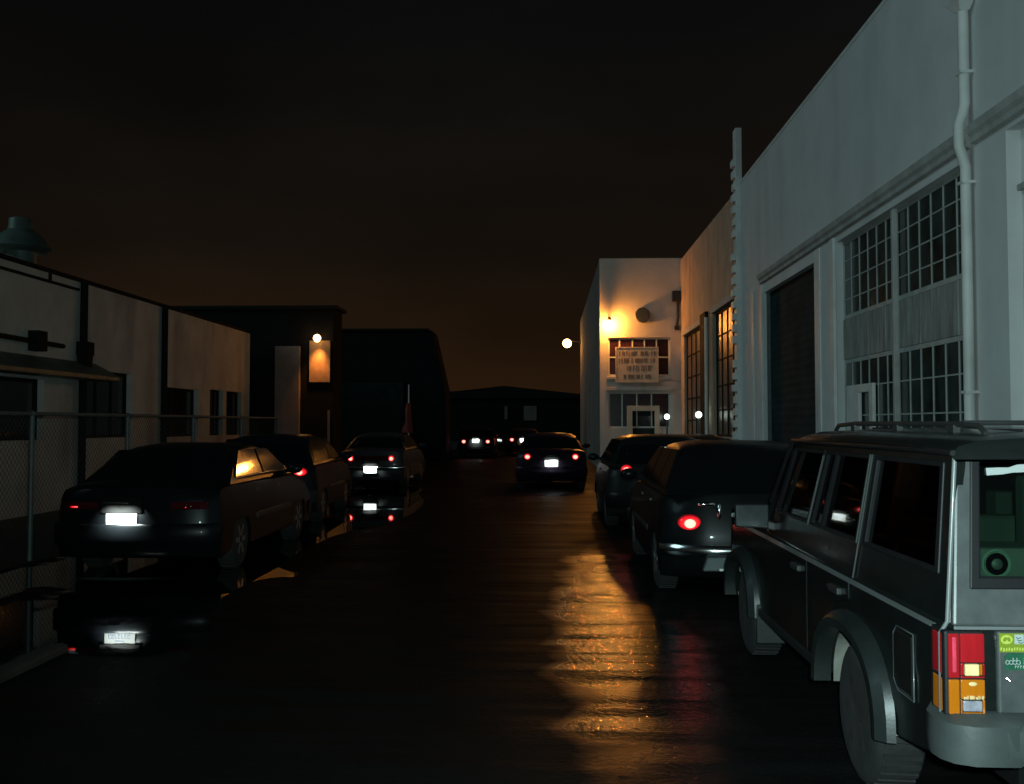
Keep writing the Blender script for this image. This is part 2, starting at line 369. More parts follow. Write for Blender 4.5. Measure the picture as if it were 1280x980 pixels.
# big steel sash window
up_rows = [3.2+.3*i for i in (1,2,3)]; lo_rows = [1.28+.43*i for i in range(3)]
colsR = [11.26+.393*i for i in range(1,6)]; colsL = [13.69+.40*i for i in range(1,6)]; mid = 13.62
def wgrid(z0, z1, rows, nm):
    fo = grid_window(wh, 'x', XW+.10, 11.2, 16.1, z0, z1, colsR+[mid]+colsL, rows, nm, M['bar'], M['pane_grey'], .018, .022, ())
    fo.location = (0,0,0)
    for o in [fo]+list(fo.children):
        for v in o.data.vertices: v.co.x -= XW; v.co.y -= 9
    return fo
wgrid(3.2, 4.42, up_rows, 'window'); wgrid(.95, 2.57, lo_rows, 'window')
f = MB(); y = 11.2
ys = sorted([11.2, 11.62, 12.0, 12.42, 12.8, 13.2, 13.58, 13.7, 14.1, 14.6, 15.0, 15.5, 16.1])
for a, b in zip(ys, ys[1:]): f.box(XW+.09+random.uniform(0,.012), XW+.14, a+.006, b-.006, 2.575, 3.195)
wpart(f, 'board_panel', M['board'], wh, bevel=.004)
f = MB(); f.box(XW+.03, XW+.10, 13.585, 13.66, .95, 4.42)
wpart(f, 'mullion', M['stone_trim'], wh, bevel=.008)
f = MB(); f.holed(lambda u, v, d: (XW+.04+d, u, v), (14.55, 15.8), (.95, 2.16), [(14.72,15.2,1.0,2.04)], .05)
h = wpart(f, 'hatch', M['trim'], wh, bevel=.006)
f = MB(); f.box(XW-.06, XW+.09, 11.15, 16.15, .88, .95)
wpart(f, 'sill', M['trim'], wh, bevel=.01)
# roll-up door
f = MB()
for i in range(29): f.prism([(XW+.13, .03+i*.15), (XW+.121, .03+i*.15+.075), (XW+.13, .03+i*.15+.15), (XW+.15, .03+i*.15+.15), (XW+.15, .03+i*.15)], 'y', 17.3, 21.6)
wpart(f, 'rollup_door', M['rollup'], wh)
for a_ in (17.36, 21.42):
    f = MB(); f.box(XW+.05, XW+.115, a_, a_+.10, .02, 4.33); wpart(f, 'door_track', M['galv'], wh)
# second bay: pale sliding door
f = MB()
for i in range(12): f.box(XW+.13+(.012 if i%2 else 0), XW+.2, 3.1+i*.6, 3.1+i*.6+.588, .02, 4.5)
dd = wpart(f, 'sliding_door', M['trim'], wh, bevel=.006)
f = MB(); f.box(XW+.085, XW+.128, 3.1, 10.12, 3.86, 3.92); f.box(XW+.085, XW+.128, 9.70, 9.82, .05, 4.47); f.box(XW+.085, XW+.128, 3.1, 10.12, 1.4, 1.46)
f.v = [(a-XW, b-9, c) for a,b,c in f.v]; f.build('door_rail', M['stone_trim'], dd)
# downpipe with hopper
dp = MB()
yp = 10.93
dp.tube([(XW-.08,yp,6.02),(XW-.08,yp,4.98),(XW-.11,yp-.01,4.86),(XW-.155,yp-.03,4.74),(XW-.155,yp-.03,4.52),(XW-.11,yp-.01,4.40),(XW-.08,yp,4.30),(XW-.08,yp,.5),(XW-.13,yp,.3),(XW-.2,yp,.2)], .056, 12)
dp.box(XW-.20, XW-.003, yp-.17, yp+.17, 6.10, 6.26); dp.rings([[(XW-.2,yp-.17,6.10),(XW-.003,yp-.17,6.10),(XW-.003,yp+.17,6.10),(XW-.2,yp+.17,6.10)],[(XW-.135,yp-.06,5.98),(XW-.03,yp-.06,5.98),(XW-.03,yp+.06,5.98),(XW-.135,yp+.06,5.98)]])
for z in (5.3,4.12,1.9): dp.box(XW-.142, XW-.002, yp-.066, yp+.066, z, z+.03)
dpo = wpart(dp, 'downpipe', M['trim'], wh, smooth=40)
f = MB()                                           # three stray cables by the pipe
for k in range(3): f.tube([(XW-.012, 11.16, 3.92+.05*k), (XW-.02, 10.99, 3.98+.05*k)], .006, 5)
wpart(f, 'cable', M['pipe'], wh)
# toothed party wall end
pw = thing('party_wall', 'tall narrow pale party wall end with toothed brick edge rising above the roofs', 'wall', (XW, 24.25, 0))
f = MB(); f.box(XW-.10, XW+.05, 24.06, 24.4, 0, 8.56)
wpart(f, 'wall_core', M['trim'], pw, bevel=.01)
f = MB()
for i in range(30):
    z = .1+i*.28
    if z > 8.1: break
    if random.random() < .14: continue
    f.box(XW-.165+random.uniform(-.02,.02), XW-.098, 24.10, 24.38, z, z+.17+random.uniform(-.015,.02))
wpart(f, 'brick_teeth', M['trim'], pw, bevel=.008)

# ------------------------------------------------------------------ middle workshop (same street line)
mw = thing('workshop', 'orange lit stained workshop between the party wall and the white block', 'building', (XW, 30, 0))
f = MB(); f.holed(lambda u, v, d: (XW + d, u, v), (24.42, 34.99), (0, 7.17), [(24.75,28.15,1.25,4.6),(30.1,34.15,1.0,4.5)], .3)
wpart(f, 'wall', M['brick_wall'], mw)
f = MB(); f.box(XW+.3, 19, 24.42, 34.99, 6.9, 7.0); f.box(XW+1.0, XW+1.05, 24.6, 34.9, 0, 6.9)
wpart(f, 'roof', M['dark_wall'], mw)
f = MB(); f.box(XW-.1, XW, 28.95, 29.95, .12, 4.75)
wpart(f, 'pilaster', M['pipe'], mw)
f = MB(); f.tube([(XW-.12,28.62,.3),(XW-.12,28.62,4.55)], .05, 10)
wpart(f, 'downpipe', M['trim'], mw, smooth=40)
def mgrid(a0, a1, z0, z1, cols, rows, m):
    fo = grid_window(mw, 'x', XW+.08, a0, a1, z0, z1, cols, rows, 'window', M['pipe'], m, .04, .05)
    for o in [fo]+list(fo.children):
        for v in o.data.vertices: v.co.x -= XW; v.co.y -= 30
mgrid(24.75, 28.15, 1.25, 4.6, [25.6,26.45,27.3], [1.95,2.6,3.3,3.95], M['pane_frost'])
mgrid(30.1, 34.15, 1.0, 4.5, [31.1,32.1,33.1], [1.7,2.4,3.1,3.8], M['pane_frost'])
f = MB(); f.box(XW-.06, XW, 30.0, 34.25, 4.5, 4.66); f.box(XW-.06, XW, 24.65, 28.25, 4.6, 4.76)
wpart(f, 'lintel', M['stone_trim'], mw, bevel=.01)

# ------------------------------------------------------------------ white block facing the camera
wb = thing('white_block', 'white two storey block facing down the street with a painted sign and orange lamp', 'building', (1.75, 35, 0))
f = MB(); f.holed(lambda u, v, d: (u, 35 + d, v), (1.75, 14), (0, 7.25), [(2.02,4.14,3.21,4.53),(2.02,4.14,1.44,2.67),(2.85,3.6,0,1.44)], .3)
f.box(2.05, 14, 56.7, 57, 0, 7.25); f.box(2.05, 14, 35.3, 56.7, 6.9, 7.0); f.box(2.05,14,36.2,36.25,0,6.9)
wpart(f, 'wall', M['cream_wall'], wb)
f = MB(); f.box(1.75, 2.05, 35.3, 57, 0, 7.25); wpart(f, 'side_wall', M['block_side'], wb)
def bgrid(z0, z1, cols, rows, m):
    fo = grid_window(wb, 'y', 35.07, 2.02, 4.14, z0, z1, cols, rows, 'window', M['trim'], m, .045, .05)
    for o in [fo]+list(fo.children):
        for v in o.data.vertices: v.co.x -= 1.75; v.co.y -= 35
bgrid(3.21, 4.53, [2.42,2.86,3.27,3.68], [3.86], M['pane_red']); bgrid(1.44, 2.67, [2.5,3.0,3.5], [], M['pane_red'])
f = MB(); f.holed(lambda u, v, d: (u, 34.94 + d, v), (2.66, 3.76), (.0, 2.2), [(2.84,3.6,.0,2.02)], .12)
fd = wpart(f, 'door_frame', M['sign'], wb, bevel=.01)
f = MB(); f.box(2.84, 3.6, 35.10, 35.14, 0, 2.02)
d_ = wpart(f, 'door', M['rollup'], wb)
f = MB(); f.box(2.98, 3.46, 35.085, 35.099, 1.05, 1.85)
f.v = [(a-1.75, b-35, c) for a,b,c in f.v]; f.build('door_window', M['pane'], d_)
f = MB(); f.box(1.95, 4.2, 34.95, 34.998, 2.72, 2.84); f.box(1.98, 4.18, 34.95, 34.998, 3.1, 3.2)
wpart(f, 'ledge', M['cream_wall'], wb, bevel=.01)
f = MB(); f.lathe([(0,.26),(-.08,.26),(-.1,.24),(-.1,.2),(-.03,.19)], 24, Matrix.Translation((3.2,34.997,5.29)) @ Matrix.Rotation(R(90),4,'Z'))
v_ = wpart(f, 'vent_fan', M['housing'], wb, smooth=40)
f = MB()
for k in range(5): f.box(3.02, 3.38, 34.885, 34.9, 5.12+k*.08, 5.16+k*.08)
f.v = [(a-1.75, b-35, c) for a,b,c in f.v]; f.build('louvre', M['galv'], v_)
f = MB(); f.box(4.2, 4.49, 34.75, 34.995, 5.75, 6.1); f.tube([(4.4,34.9,5.75),(4.4,34.9,5.2),(4.36,34.9,4.9)], .05, 8); f.box(4.28,4.44,34.85,34.995,4.78,4.92)
wpart(f, 'meter_box', M['plastic'], wb)
# hand painted sign: four rows of weathered letters, too worn to read
sg = thing('wall_sign', 'cream board with four rows of worn brown lettering over the red window', 'sign', (3.0, 34.9, 3.6))
f = MB(); f.box(2.27, 3.73, 34.90, 34.94, 2.99, 4.2); wpart(f, 'board', M['sign'], sg, bevel=.006)
f = MB()
f.box(2.27,3.73,34.885,34.90,4.16,4.2); f.box(2.27,3.73,34.885,34.90,2.99,3.03); f.box(2.27,2.31,34.885,34.90,3.03,4.16); f.box(3.69,3.73,34.885,34.90,3.03,4.16)
wpart(f, 'sign_frame', M['sign'], sg)
def glyph(x, z, w, h):
    t = .022
    k = random.choice([(1,1,1,0,0),(1,0,1,1,0),(1,1,0,1,1),(1,0,0,0,1),(1,1,1,1,1),(0,1,1,0,1)])
    j = lambda: random.uniform(-.008,.008)
    def B(x0,x1,z0,z1): f.box(min(x0,x1),max(x0,x1),34.894,34.899,min(z0,z1),max(z0,z1))
    if k[0]: B(x, x+t, z+j(), z+h+j())
    if k[4]: B(x+w-t, x+w, z+j(), z+h+j())
    if k[1]: B(x+t, x+w-t, z+h-t+j(), z+h)
    if k[2]: B(x+t, x+w-t, z+h/2-t/2, z+h/2+t/2+j())
    if k[3]: B(x+t, x+w-t, z, z+t+j())
    if not k[0]: B(x+w*.4, x+w*.4+t, z, z+h)
for (z, x0, words, h) in ((3.90,2.40,(8,4,2),.15),(3.66,2.38,(6,6,2),.15),(3.39,2.66,(4,4),.18),(3.12,2.52,(5,3,3),.14)):
    x = x0; w = .062 if h < .17 else .085
    for n_ in words:
        f = MB()
        for _ in range(n_): glyph(x, z, w, h); x += w + .018
        x += .06
        wpart(f, 'lettering', M['ink'], sg)
# sodium wall lamps
def wall_lamp(label, loc, arm, power, rad, dirv):
    t = thing('wall_lamp', label, 'lamp', loc, group='orange wall lamps')
    b = MB(); b.tube([(0,0,0), tuple(arm)], .022, 8)
    b.box(-.06+arm[0]*0, .06, -.0, .03, -.06, .06)
    b.build('bracket', M['housing'], t)
    a = Vector(arm)
    c = MB(); c.lathe([(-.01,.05),(.05,.06),(.10,.10),(.11,.115),(.108,.10),(.10,.09)], 20, Matrix.Translation(a) @ Matrix.Rotation(R(90),4,'Y'))
    c.build('lamp_shade', M['housing'], t, smooth=50)
    s = MB(); s.sphere(a + Vector((0,0,-.17)), rad); s.build('bulb', M['sodium'], t, smooth=180)
    lamp('lamp_light', 'POINT', tuple(a + Vector((0,0,-.19))), power, (1,.35,.052), t, radius=rad+.012)
    return t
L1 = wall_lamp('sodium wall lamp glowing white hot at the corner of the white block above the sign', (2.06, 34.99, 5.12), (0,-.22,.08), 1050, .10, None)
L3 = wall_lamp('round orange lamp on a long arm out from the far side of the white block', (1.745, 55.5, 6.0), (-.75,0,.12), 1100, .24, None)
# globe post lamps
gp = thing('post_lamp', 'small white globe lamp on a post before the white block', 'lamp', (3.9, 34.0, 0), group='white globe post lamps')
b = MB(); b.tube([(0,0,0),(0,0,1.7)], .03, 10); b.lathe([(0,.09),(.03,.09),(.05,.04)], 12, Matrix.Rotation(R(-90),4,'Y')); b.build('post', M['galv'], gp, smooth=40)
b = MB(); b.sphere((0,0,1.82), .09); b.build('globe', M['globe'], gp, smooth=180)
g2 = copy_tree(gp); g2.location = (4.2, 28.9, .02); g2['label'] = 'small greenish white globe lamp on a post beside the workshop pilaster'

# ------------------------------------------------------------------ left: low workshop
XL = -9.0
lb = thing('low_workshop', 'low grey workshop with dark openings and vertical pipes on the left', 'building', (XL, 18, 0))
holes = [(6.5,17.95,1.3,2.37),(19.6,21.8,1.3,2.65),(23.55,26.0,1.27,2.45),(26.9,28.0,1.27,2.5),(28.3,29.7,1.27,2.5)]
f = MB(); f.holed(lambda u, v, d: (XL - d, u, v), (2, 30.5), (0, 4.3), holes, .3)
f.box(-22, XL-.3, 30.2, 30.5, 0, 4.2); f.box(-22, XL-.3, 2, 30.2, 4.0, 4.1); f.box(XL-1.4, XL-1.35, 2, 30.2, 0, 4.0)
wpart(f, 'wall', M['old_wall'], lb)
f = MB(); f.box(XL-.35, XL+.06, 2, 30.53, 4.3, 4.37); f.box(XL+.002, XL+.035, 2, 19.2, 4.12, 4.17)
wpart(f, 'parapet_cap', M['pipe'], lb)
for yy in (19.3, 23.45):
    f = MB(); f.tube([(XL+.08,yy,0),(XL+.08,yy,4.33)], .075, 8)
    if yy < 20: f.box(XL+.01, XL+.22, yy-.16, yy+.16, 2.9, 3.15); f.prism([(yy-.16,2.9),(yy+.16,2.9),(yy+.06,2.4),(yy-.06,2.4)], 'x', XL+.02, XL+.2)
    wpart(f, 'downpipe', M['pipe'], lb)
f = MB(); f.tube([(XL+.12,6,3.08),(XL+.12,18.4,3.0)], .045, 8); f.box(XL+.0,XL+.2,17.35,17.65,2.85,3.2); f.tube([(XL+.1,17.9,4.3),(XL+.1,17.9,4.1)],.03,6)
wpart(f, 'conduit', M['pipe'], lb)
f = MB(); f.prism([(XL,2.78),(XL+.5,2.50),(XL+.5,2.42),(XL,2.42)], 'y', 6, 20.0)
wpart(f, 'canopy', M['green_metal'], lb, bevel=.01)
for (a,b_,z0,z1) in holes:
    fo = grid_window(lb, 'x', XL-.12, a, b_, z0, z1, [a+(b_-a)*k/3 for k in (1,2)], [], 'window', M['pipe'], M['pane'], .04, .05, inward=-1)
    for o in [fo]+list(fo.children):
        for v in o.data.vertices: v.co.x -= XL; v.co.y -= 18
rv = thing('roof_vent', 'greenish hooded metal roof vent at the left edge of the frame', 'vent', (-9.45, 17.9, 4.1))
f = MB(); f.tube([(0,0,0),(0,0,.75)], .28, 16); f.build('duct', M['green_metal'], rv, smooth=40)
f = MB(); f.lathe([(.55,.42),(.62,.52),(.85,.36),(.95,.22),(1.15,.2),(1.18,.1)], 18, Matrix.Rotation(R(-90),4,'Y')); f.build('hood', M['green_metal'], rv, smooth=40)
# chain link fence
fe = thing('chain_link_fence', 'low chain link fence with steel posts before the left workshop', 'fence', (-6.0, 14, 0))
for yy in (3.6, 6.3, 9.0, 11.7, 14.4, 17.1, 19.8, 22.5):
    f = MB(); f.tube([(0,yy-14,0),(0,yy-14,1.68)], .03, 8); f.sphere((0,yy-14,1.70), .04, 8, 6); f.build('post', M['galv'], fe, smooth=40)
f = MB(); f.tube([(0,-11,1.69),(0,8.5,1.71)], .024, 8); f.build('top_rail', M['galv'], fe, smooth=40)
f = MB(); s_ = .085; H_ = 1.62
y_ = -10.4
while y_ < 8.5:
    for sgn in (1,-1):
        ya, yb = y_, y_ + sgn*H_
        za, zb = .05, .05+H_
        if -10.4 <= yb <= 8.5: f.bar((.0,ya,za),(.0,yb,zb), .003)
    y_ += s_
f.build('wire_mesh', M['wire'], fe)

# ------------------------------------------------------------------ dark hall behind, with its flood lamp
dh = thing('dark_hall', 'black flat roofed hall with pinkish pier and small lit panel on the left', 'building', (-8.7, 31, 0))
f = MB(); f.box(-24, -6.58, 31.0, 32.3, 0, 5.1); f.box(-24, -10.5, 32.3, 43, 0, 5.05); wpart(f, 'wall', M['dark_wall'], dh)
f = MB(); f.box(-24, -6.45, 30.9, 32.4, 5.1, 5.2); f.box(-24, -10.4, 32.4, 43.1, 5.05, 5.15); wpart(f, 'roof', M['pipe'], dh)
f = MB(); f.box(-8.34, -7.58, 30.85, 31, 0, 3.95); wpart(f, 'pier', M['pier'], dh, bevel=.02)
f = MB(); f.box(-7.30, -6.66, 30.93, 31, 2.85, 4.12); wpart(f, 'panel', M['brown_panel'], dh, bevel=.01)
f = MB(); f.box(-6.72, -6.66, 30.9, 31, .6, 2.0); wpart(f, 'strip', M['pier'], dh)
fl = thing('flood_lamp', 'small orange flood lamp throwing a streak down the dark hall', 'lamp', (-7.0, 30.95, 4.2))
f = MB(); f.tube([(0,0,0.06),(.0,-.3,.12)], .02, 8); f.build('bracket', M['housing'], fl)
f = MB(); f.lathe([(-.02,.06),(.06,.08),(.12,.12)], 16, Matrix.Translation((0,-.3,.02)) @ Matrix.Rotation(R(90),4,'Y')); f.build('lamp_shade', M['housing'], fl, smooth=50)
f = MB(); f.sphere((0,-.3,-.03), .115); f.build('bulb', M['sodium'], fl, smooth=180)
sp = lamp('lamp_light', 'SPOT', (.02,-.24,-.20), 150, (1,.36,.07), fl, radius=.10, spot_size=R(75), spot_blend=1.0); sp.rotation_euler = (R(12),R(3),0)
# battered dark block further back
bb = thing('dark_block', 'black block with a slanting right end standing behind the dark hall', 'building', (-9, 45, 0))
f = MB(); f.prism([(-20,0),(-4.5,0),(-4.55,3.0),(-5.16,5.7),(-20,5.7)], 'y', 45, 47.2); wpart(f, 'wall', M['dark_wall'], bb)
f = MB(); f.box(-20,-5.3,44.93,47.3,5.7,5.8); wpart(f, 'roof', M['pipe'], bb)
f = MB(); f.box(-9.2,-6.4,44.93,45,0,3.4)
wpart(f, 'shutter', M['rollup'], bb)
# far shed with two pale panels
fs = thing('far_shed', 'dark low shed far down the street with two pale panels', 'building', (-2, 92, 0))
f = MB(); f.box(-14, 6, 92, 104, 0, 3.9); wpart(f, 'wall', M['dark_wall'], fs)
f = MB(); f.prism([(-14.2,3.9),(6.2,3.9),(-4,5.0)], 'y', 91.8, 104.2); wpart(f, 'roof', M['pipe'], fs)
f = MB(); f.box(-3.98,-3.7,91.9,92,2.0,3.2); wpart(f, 'panel', M['block_side'], fs)
f = MB(); f.box(-2.25,-1.1,91.9,92,1.9,3.2); wpart(f, 'panel', M['block_side'], fs)
# flag pole
fp = thing('flag_pole', 'thin pale pole with a drooping red flag behind the farthest car of the left row', 'flagpole', (-4.16, 30.3, 0))
f = MB(); f.tube([(0,0,0),(0,0,2.75)], [.035,.016], 8); f.lathe([(0,.18),(.05,.17),(.07,.05)], 14, Matrix.Rotation(R(-90),4,'Y')); f.build('pole', M['trim'], fp, smooth=40)
f = MB(); rg = []
for i in range(9):
    z = 2.2-.11*i; w = .05+.018*i
    rg.append([(-.02-w*(.8+.25*math.sin(i)), -.02, z),(-.02, -.05-w*.4, z),(.03+w*.5, .0, z),(-.01, .05+w*.3, z)])
f.rings(rg); f.build('flag', M['rust'], fp, smooth=60)

# ------------------------------------------------------------------ cars
def lerp_prof(prof, z):
    for (y0,z0),(y1,z1) in zip(prof, prof[1:]):
        if z0 <= z <= z1 and z1 > z0: return y0+(y1-y0)*(z-z0)/(z1-z0)
    return prof[-1][0]

def wheel(parent, x, y, r, side, rm, w=.2):
    k = MB(); a = side
    k.lathe([(-w/2,r*.62),(-w/2-.006,r*.8),(-w/2+.01,r*.95),(-w/2+.035,r),(w/2-.035,r),(w/2-.01,r*.95),(w/2+.006,r*.8),(w/2,r*.62)], 36)
    # tread blocks
    for i in range(36):
        t = 2*math.pi*i/36
        k.bar((-w*.38, (r+.001)*math.cos(t), (r+.001)*math.sin(t)), (w*.38, (r+.001)*math.cos(t+.03), (r+.001)*math.sin(t+.03)), .022, .012, up=(0, math.cos(t), math.sin(t)))
    wo = k.build('wheel', M['tyre'], parent, smooth=40); wo.location = (x, y, r)
    q = MB(); o = side*(w/2)
    q.lathe([(o*.2,r*.6),(o*.98,r*.63),(o*1.0,r*.57),(o*.75,r*.53),(o*.6,r*.2),(o*.85,r*.16),(o*.88,r*.05)], 28)
    for i in range(6):
        t = 2*math.pi*i/6
        q.bar((o*.86, r*.14*math.cos(t), r*.14*math.sin(t)), (o*.86, r*.56*math.cos(t), r*.56*math.sin(t)), .055, .03, up=(1,0,0))
    q.build('rim', rm, wo, smooth=35)
    return wo

def plate(parent, x, y, z, marks=True, fill_w=0., w=.315, h=.165):
    b = MB(); b.box(x-w/2, x+w/2, y-.008, y, z-h/2, z+h/2); p = b.build('license_plate', M['plate'], parent, bevel=.004)
    b = MB(); rnd = random.Random(int(abs(x*1000+z*77)))
    xx = x-.115
    for i in range(7):
        if i == 1: pass
        b.box(xx, xx+.024, y-.0105, y-.0085, z-.035, z-.028); b.box(xx, xx+.006, y-.0105, y-.0085, z-.028, z+.028)
        if rnd.random() < .6: b.box(xx+.006, xx+.024, y-.0105, y-.0085, z-.002, z+.005)
        if rnd.random() < .6: b.box(xx+.018, xx+.024, y-.0105, y-.0085, z-.028, z-.002)
        b.box(xx, xx+.024, y-.0105, y-.0085, z+.028, z+.034)
        xx += .033
    b.box(x-.05, x+.05, y-.0105, y-.0085, z+.055, z+.064)
    b.build('plate_print', M['plateink'], p)
    if fill_w:  # added lamp and dark backing, standing in for flash returned by the plate
        b = MB(); b.box(x-.14, x+.14, y-.17, y-.10, z+h/2+.12, z+h/2+.13); l = b.build('added_plate_lamp', M['plastic'], parent, bevel=.004)
        b = MB(); b.box(x-.21, x+.21, y-.014, y+.03, z+h/2+.008, z+h/2+.17); b.build('added_plate_backing', M['black'], parent, bevel=.006)
        a = lamp('lamp_light', 'AREA', (x, y-.14, z+h/2+.085), fill_w, (.88,1,.94), parent, shape='RECTANGLE', size=.26, size_y=.04, spread=R(95))
        a.rotation_euler = (R(42), 0, 0)
    return p

def make_car(name, spec):
    """builds one parked car (rear at y=0, nose along +y) as an Empty with parts"""
    root = thing(name, spec['label'], 'car')
    W, L, rear, top, bot = spec['W'], spec['L'], spec['rear'], spec['top'], .2
    hw = W/2; R_ = spec.get('wr', .31); ya, yb = spec['axles']; ar = R_+.05
    front = spec['front']
    def arch(c):
        n = 10; return [(c + ar*math.cos(math.pi*i/n), .24 + (ar+.02)*math.sin(math.pi*i/n)) for i in range(n+1)]
    prof = list(rear) + list(top) + list(front) + [(L-.12,bot)] + arch(yb) + arch(ya) + [(.12,bot)]
    zt = max(z for _, z in top)
    def ring(s):
        a = abs(s)**5; out = []
        for (y, z) in prof:
            yy = y
            if y < .35: yy = y + spec['pull']*a*(1-y/.35)
            if y > L-.7: yy = y - .22*abs(s)**3*((y-L+.7)/.7)
            zz = z - (.075*a if z > .6 else 0)
            x = s*hw*(1 - .05*max(0,(z-.55)/.45)*1)
            if z < .35: x *= .985
            out.append((x, yy, zz))
        return out
    b = MB(); b.rings([ring(s) for s in (-1,-.985,-.93,-.8,-.5,0,.5,.8,.93,.985,1)])
    b.build('body', spec['paint'], root, smooth=38)
    def rear_y(x, z): return lerp_prof(rear, z) + spec['pull']*abs(x/hw)**5*(1-lerp_prof(rear,z)/.35)
    # cabin
    cab = spec['cabin']; zb = cab[0][1]; zr = max(z for _, z in cab); wb_ = hw*.95; wr_ = wb_ - .169*(zr-zb)/.435 if spec.get('sideglass') else hw*.70
    def cx(z): return wb_ + (wr_-wb_)*max(0,(z-zb)/(zr-zb))**1.15
    def cring(s):
        return [(s*cx(z), y, z - .07*abs(s)**5*max(0,(z-zb)/(zr-zb))) for y, z in cab]
    b = MB(); b.rings([cring(s) for s in (-1,-.97,-.88,-.6,0,.6,.88,.97,1)])
    b.build('cabin', spec['paint'], root, smooth=35)
    def glass_strip(i, t0, t1, name):
        (y0,z0),(y1,z1) = cab[i], cab[i+1]; d = Vector((0,y1-y0,z1-z0)).normalized(); n = Vector((0,-d.z,d.y)) * (1 if y1 > y0 else 1)
        if z1 < z0: n = Vector((0,-d.z,d.y))
        k = MB(); rr = []
        for s in (-.9,-.86,-.6,0,.6,.86,.9):
            row = []
            for t in (t0, t1):
                y, z = y0+(y1-y0)*t, z0+(z1-z0)*t
                c = Vector((s*cx(z), y, z - .07*abs(s)**5*max(0,(z-zb)/(zr-zb)))); row += [c + n*.006, c - n*.004] if t == t0 else [c - n*.004, c + n*.006]
            rr.append(row)
        k.rings(rr); return k.build(name, M['carglass'], root, smooth=40)
    glass_strip(spec['ri'], .12, .9, 'rear_window'); glass_strip(spec['wi'], .1, .88, 'windshield')
    zs0, zs1 = zb+.05, zr-.085
    rp, fpz = cab[spec['ri']], cab[spec['wi']+1]; rt, ft = cab[spec['ri']+1], cab[spec['wi']]
    def ye(z, a, c): return a[0] + (c[0]-a[0])*(z-a[1])/(c[1]-a[1])
    cuts = spec['pillars']
    for sgn in (-1, 1):
        for (p0, p1) in cuts:
            lo0, hi0 = max(p0, ye(zs0,rp,rt)+.14), max(p0, ye(zs1,rp,rt)+.09); lo1, hi1 = min(p1, ye(zs0,fpz,ft)-.14), min(p1, ye(zs1,fpz,ft)-.09)
            if lo1-lo0 < .1: continue
            k = MB(); o = .006
            ringo = [(sgn*(cx(zs0)+o), lo0, zs0),(sgn*(cx(zs0)+o), lo1, zs0),(sgn*(cx(zs1)+o), hi1, zs1),(sgn*(cx(zs1)+o), hi0, zs1)]
            ringi = [(x-sgn*.03, y, z) for x,y,z in ringo]
            k.rings([ringi, ringo]); k.build('side_window', spec.get('sideglass') or M['carglass'], root)
        ym = spec['mirror']
        k = MB(); k.sphere((sgn*(hw+.09), ym, zb+.07), .1, 12, 8, (1,.55,.65)); k.bar((sgn*(hw*.9), ym+.03, zb+.03),(sgn*(hw+.05), ym+.01, zb+.06), .05); k.build('side_mirror', spec['paint'], root, smooth=60)
        for yh in spec['handles']:
            k = MB(); k.box(sgn*(hw*.972)-.012, sgn*(hw*.972)+.012, yh, yh+.17, .80, .83); k.build('door_handle', M['plastic'], root, bevel=.006)
        k = MB(); k.box(min(sgn*hw*.995,sgn*(hw+.012)), max(sgn*hw*.995,sgn*(hw+.012)), ya+.55, yb-.5, .50, .56); k.build('side_moulding', M['plastic'], root, bevel=.008)
        for yy in (ya, yb): wheel(root, sgn*(hw-.12), yy, R_, sgn, M['rim' if spec.get('alloy') else 'rimdark'])
    k = MB(); k.box(-hw+.25, hw-.25, ya-.3, yb+.3, .22, .5); k.build('underbody', M['black'], root)
    # bumpers
    def bumper(z0, z1, rearside, off):
        k = MB(); rr = []
        for s in (-1,-.95,-.8,-.4,0,.4,.8,.95,1):
            if rearside: y0 = lerp_prof(rear, (z0+z1)/2) + spec['pull']*abs(s)**5 - off; y1 = y0+.14
            else: y1 = L - .22*abs(s)**3 + off-.02; y0 = y1-.14
            x = s*(hw+.008)
            rr.append([(x,y0+.02,z0),(x,y0,z0+.03),(x,y0,z1-.03),(x,y0+.02,z1),(x,y1,z1),(x,y1,z0)])
        k.rings(rr); return k.build('bumper', spec['bump'], root, smooth=35)
    bumper(spec['bz'][0], spec['bz'][1], True, .05); bumper(.32, .5, False, .03)
    # lamps
    for sgn in (-1, 1):
        lx, lz, lw, lh = spec['lamp']
        y = rear_y(lx, lz)
        k = MB(); rr = []
        for t in (-1,-.6,0,.6,1):
            x = sgn*(lx + t*lw/2); yy = rear_y(x, lz) - .018
            rr.append([(x,yy,lz-lh/2),(x,yy-.006,lz),(x,rear_y(x,lz+lh/2)-.014,lz+lh/2),(x,yy+.07,lz+lh/2),(x,yy+.07,lz-lh/2)])
        k.rings(rr); lit = spec['lit'][0 if sgn < 0 else 1]
        if spec.get('round'):
            k = MB(); k.sphere((sgn*lx, y+.012, lz), lw/2, 20, 12, (1,.5,lh/lw)); lens = k.build('tail_light', M['red_lens'] if lit else M['dim_lens'], root, smooth=180)
        else: lens = k.build('tail_light', M['red_lens'] if lit else M['dim_lens'], root, bevel=.006)
        k = MB(); s_ = .80*min(lw,lh)/2; k.sphere((sgn*lx, y+.014-lw/4 if spec.get('round') else y-.02, lz-.01), s_*(.72 if spec.get('round') else 1), 12, 8, (1.25 if lw > lh else 1,.22,1)); k.build('bulb', M['bulb'] if lit else M['dim_lens'], lens, smooth=180)
        k = MB(); k.sphere((sgn*(hw-.28), L-.1, .64), .12, 12, 8, (1.3,.5,.7)); k.build('headlight', M['white_lens'], root, smooth=60)
    if spec.get('garnish'):
        lx, lz, lw, lh = spec['lamp']
        k = MB(); y = rear_y(0, lz); k.box(-(lx-lw/2-.01), lx-lw/2-.01, y-.014, y+.05, lz-lh*.38, lz+lh*.38); k.build('tail_panel', spec['garnish'], root, bevel=.006)
    px, pz = spec['plate']
    plate(root, px, rear_y(px, pz)-spec.get('poff',.008), pz, fill_w=spec.get('flash_fill', 0))
    return root

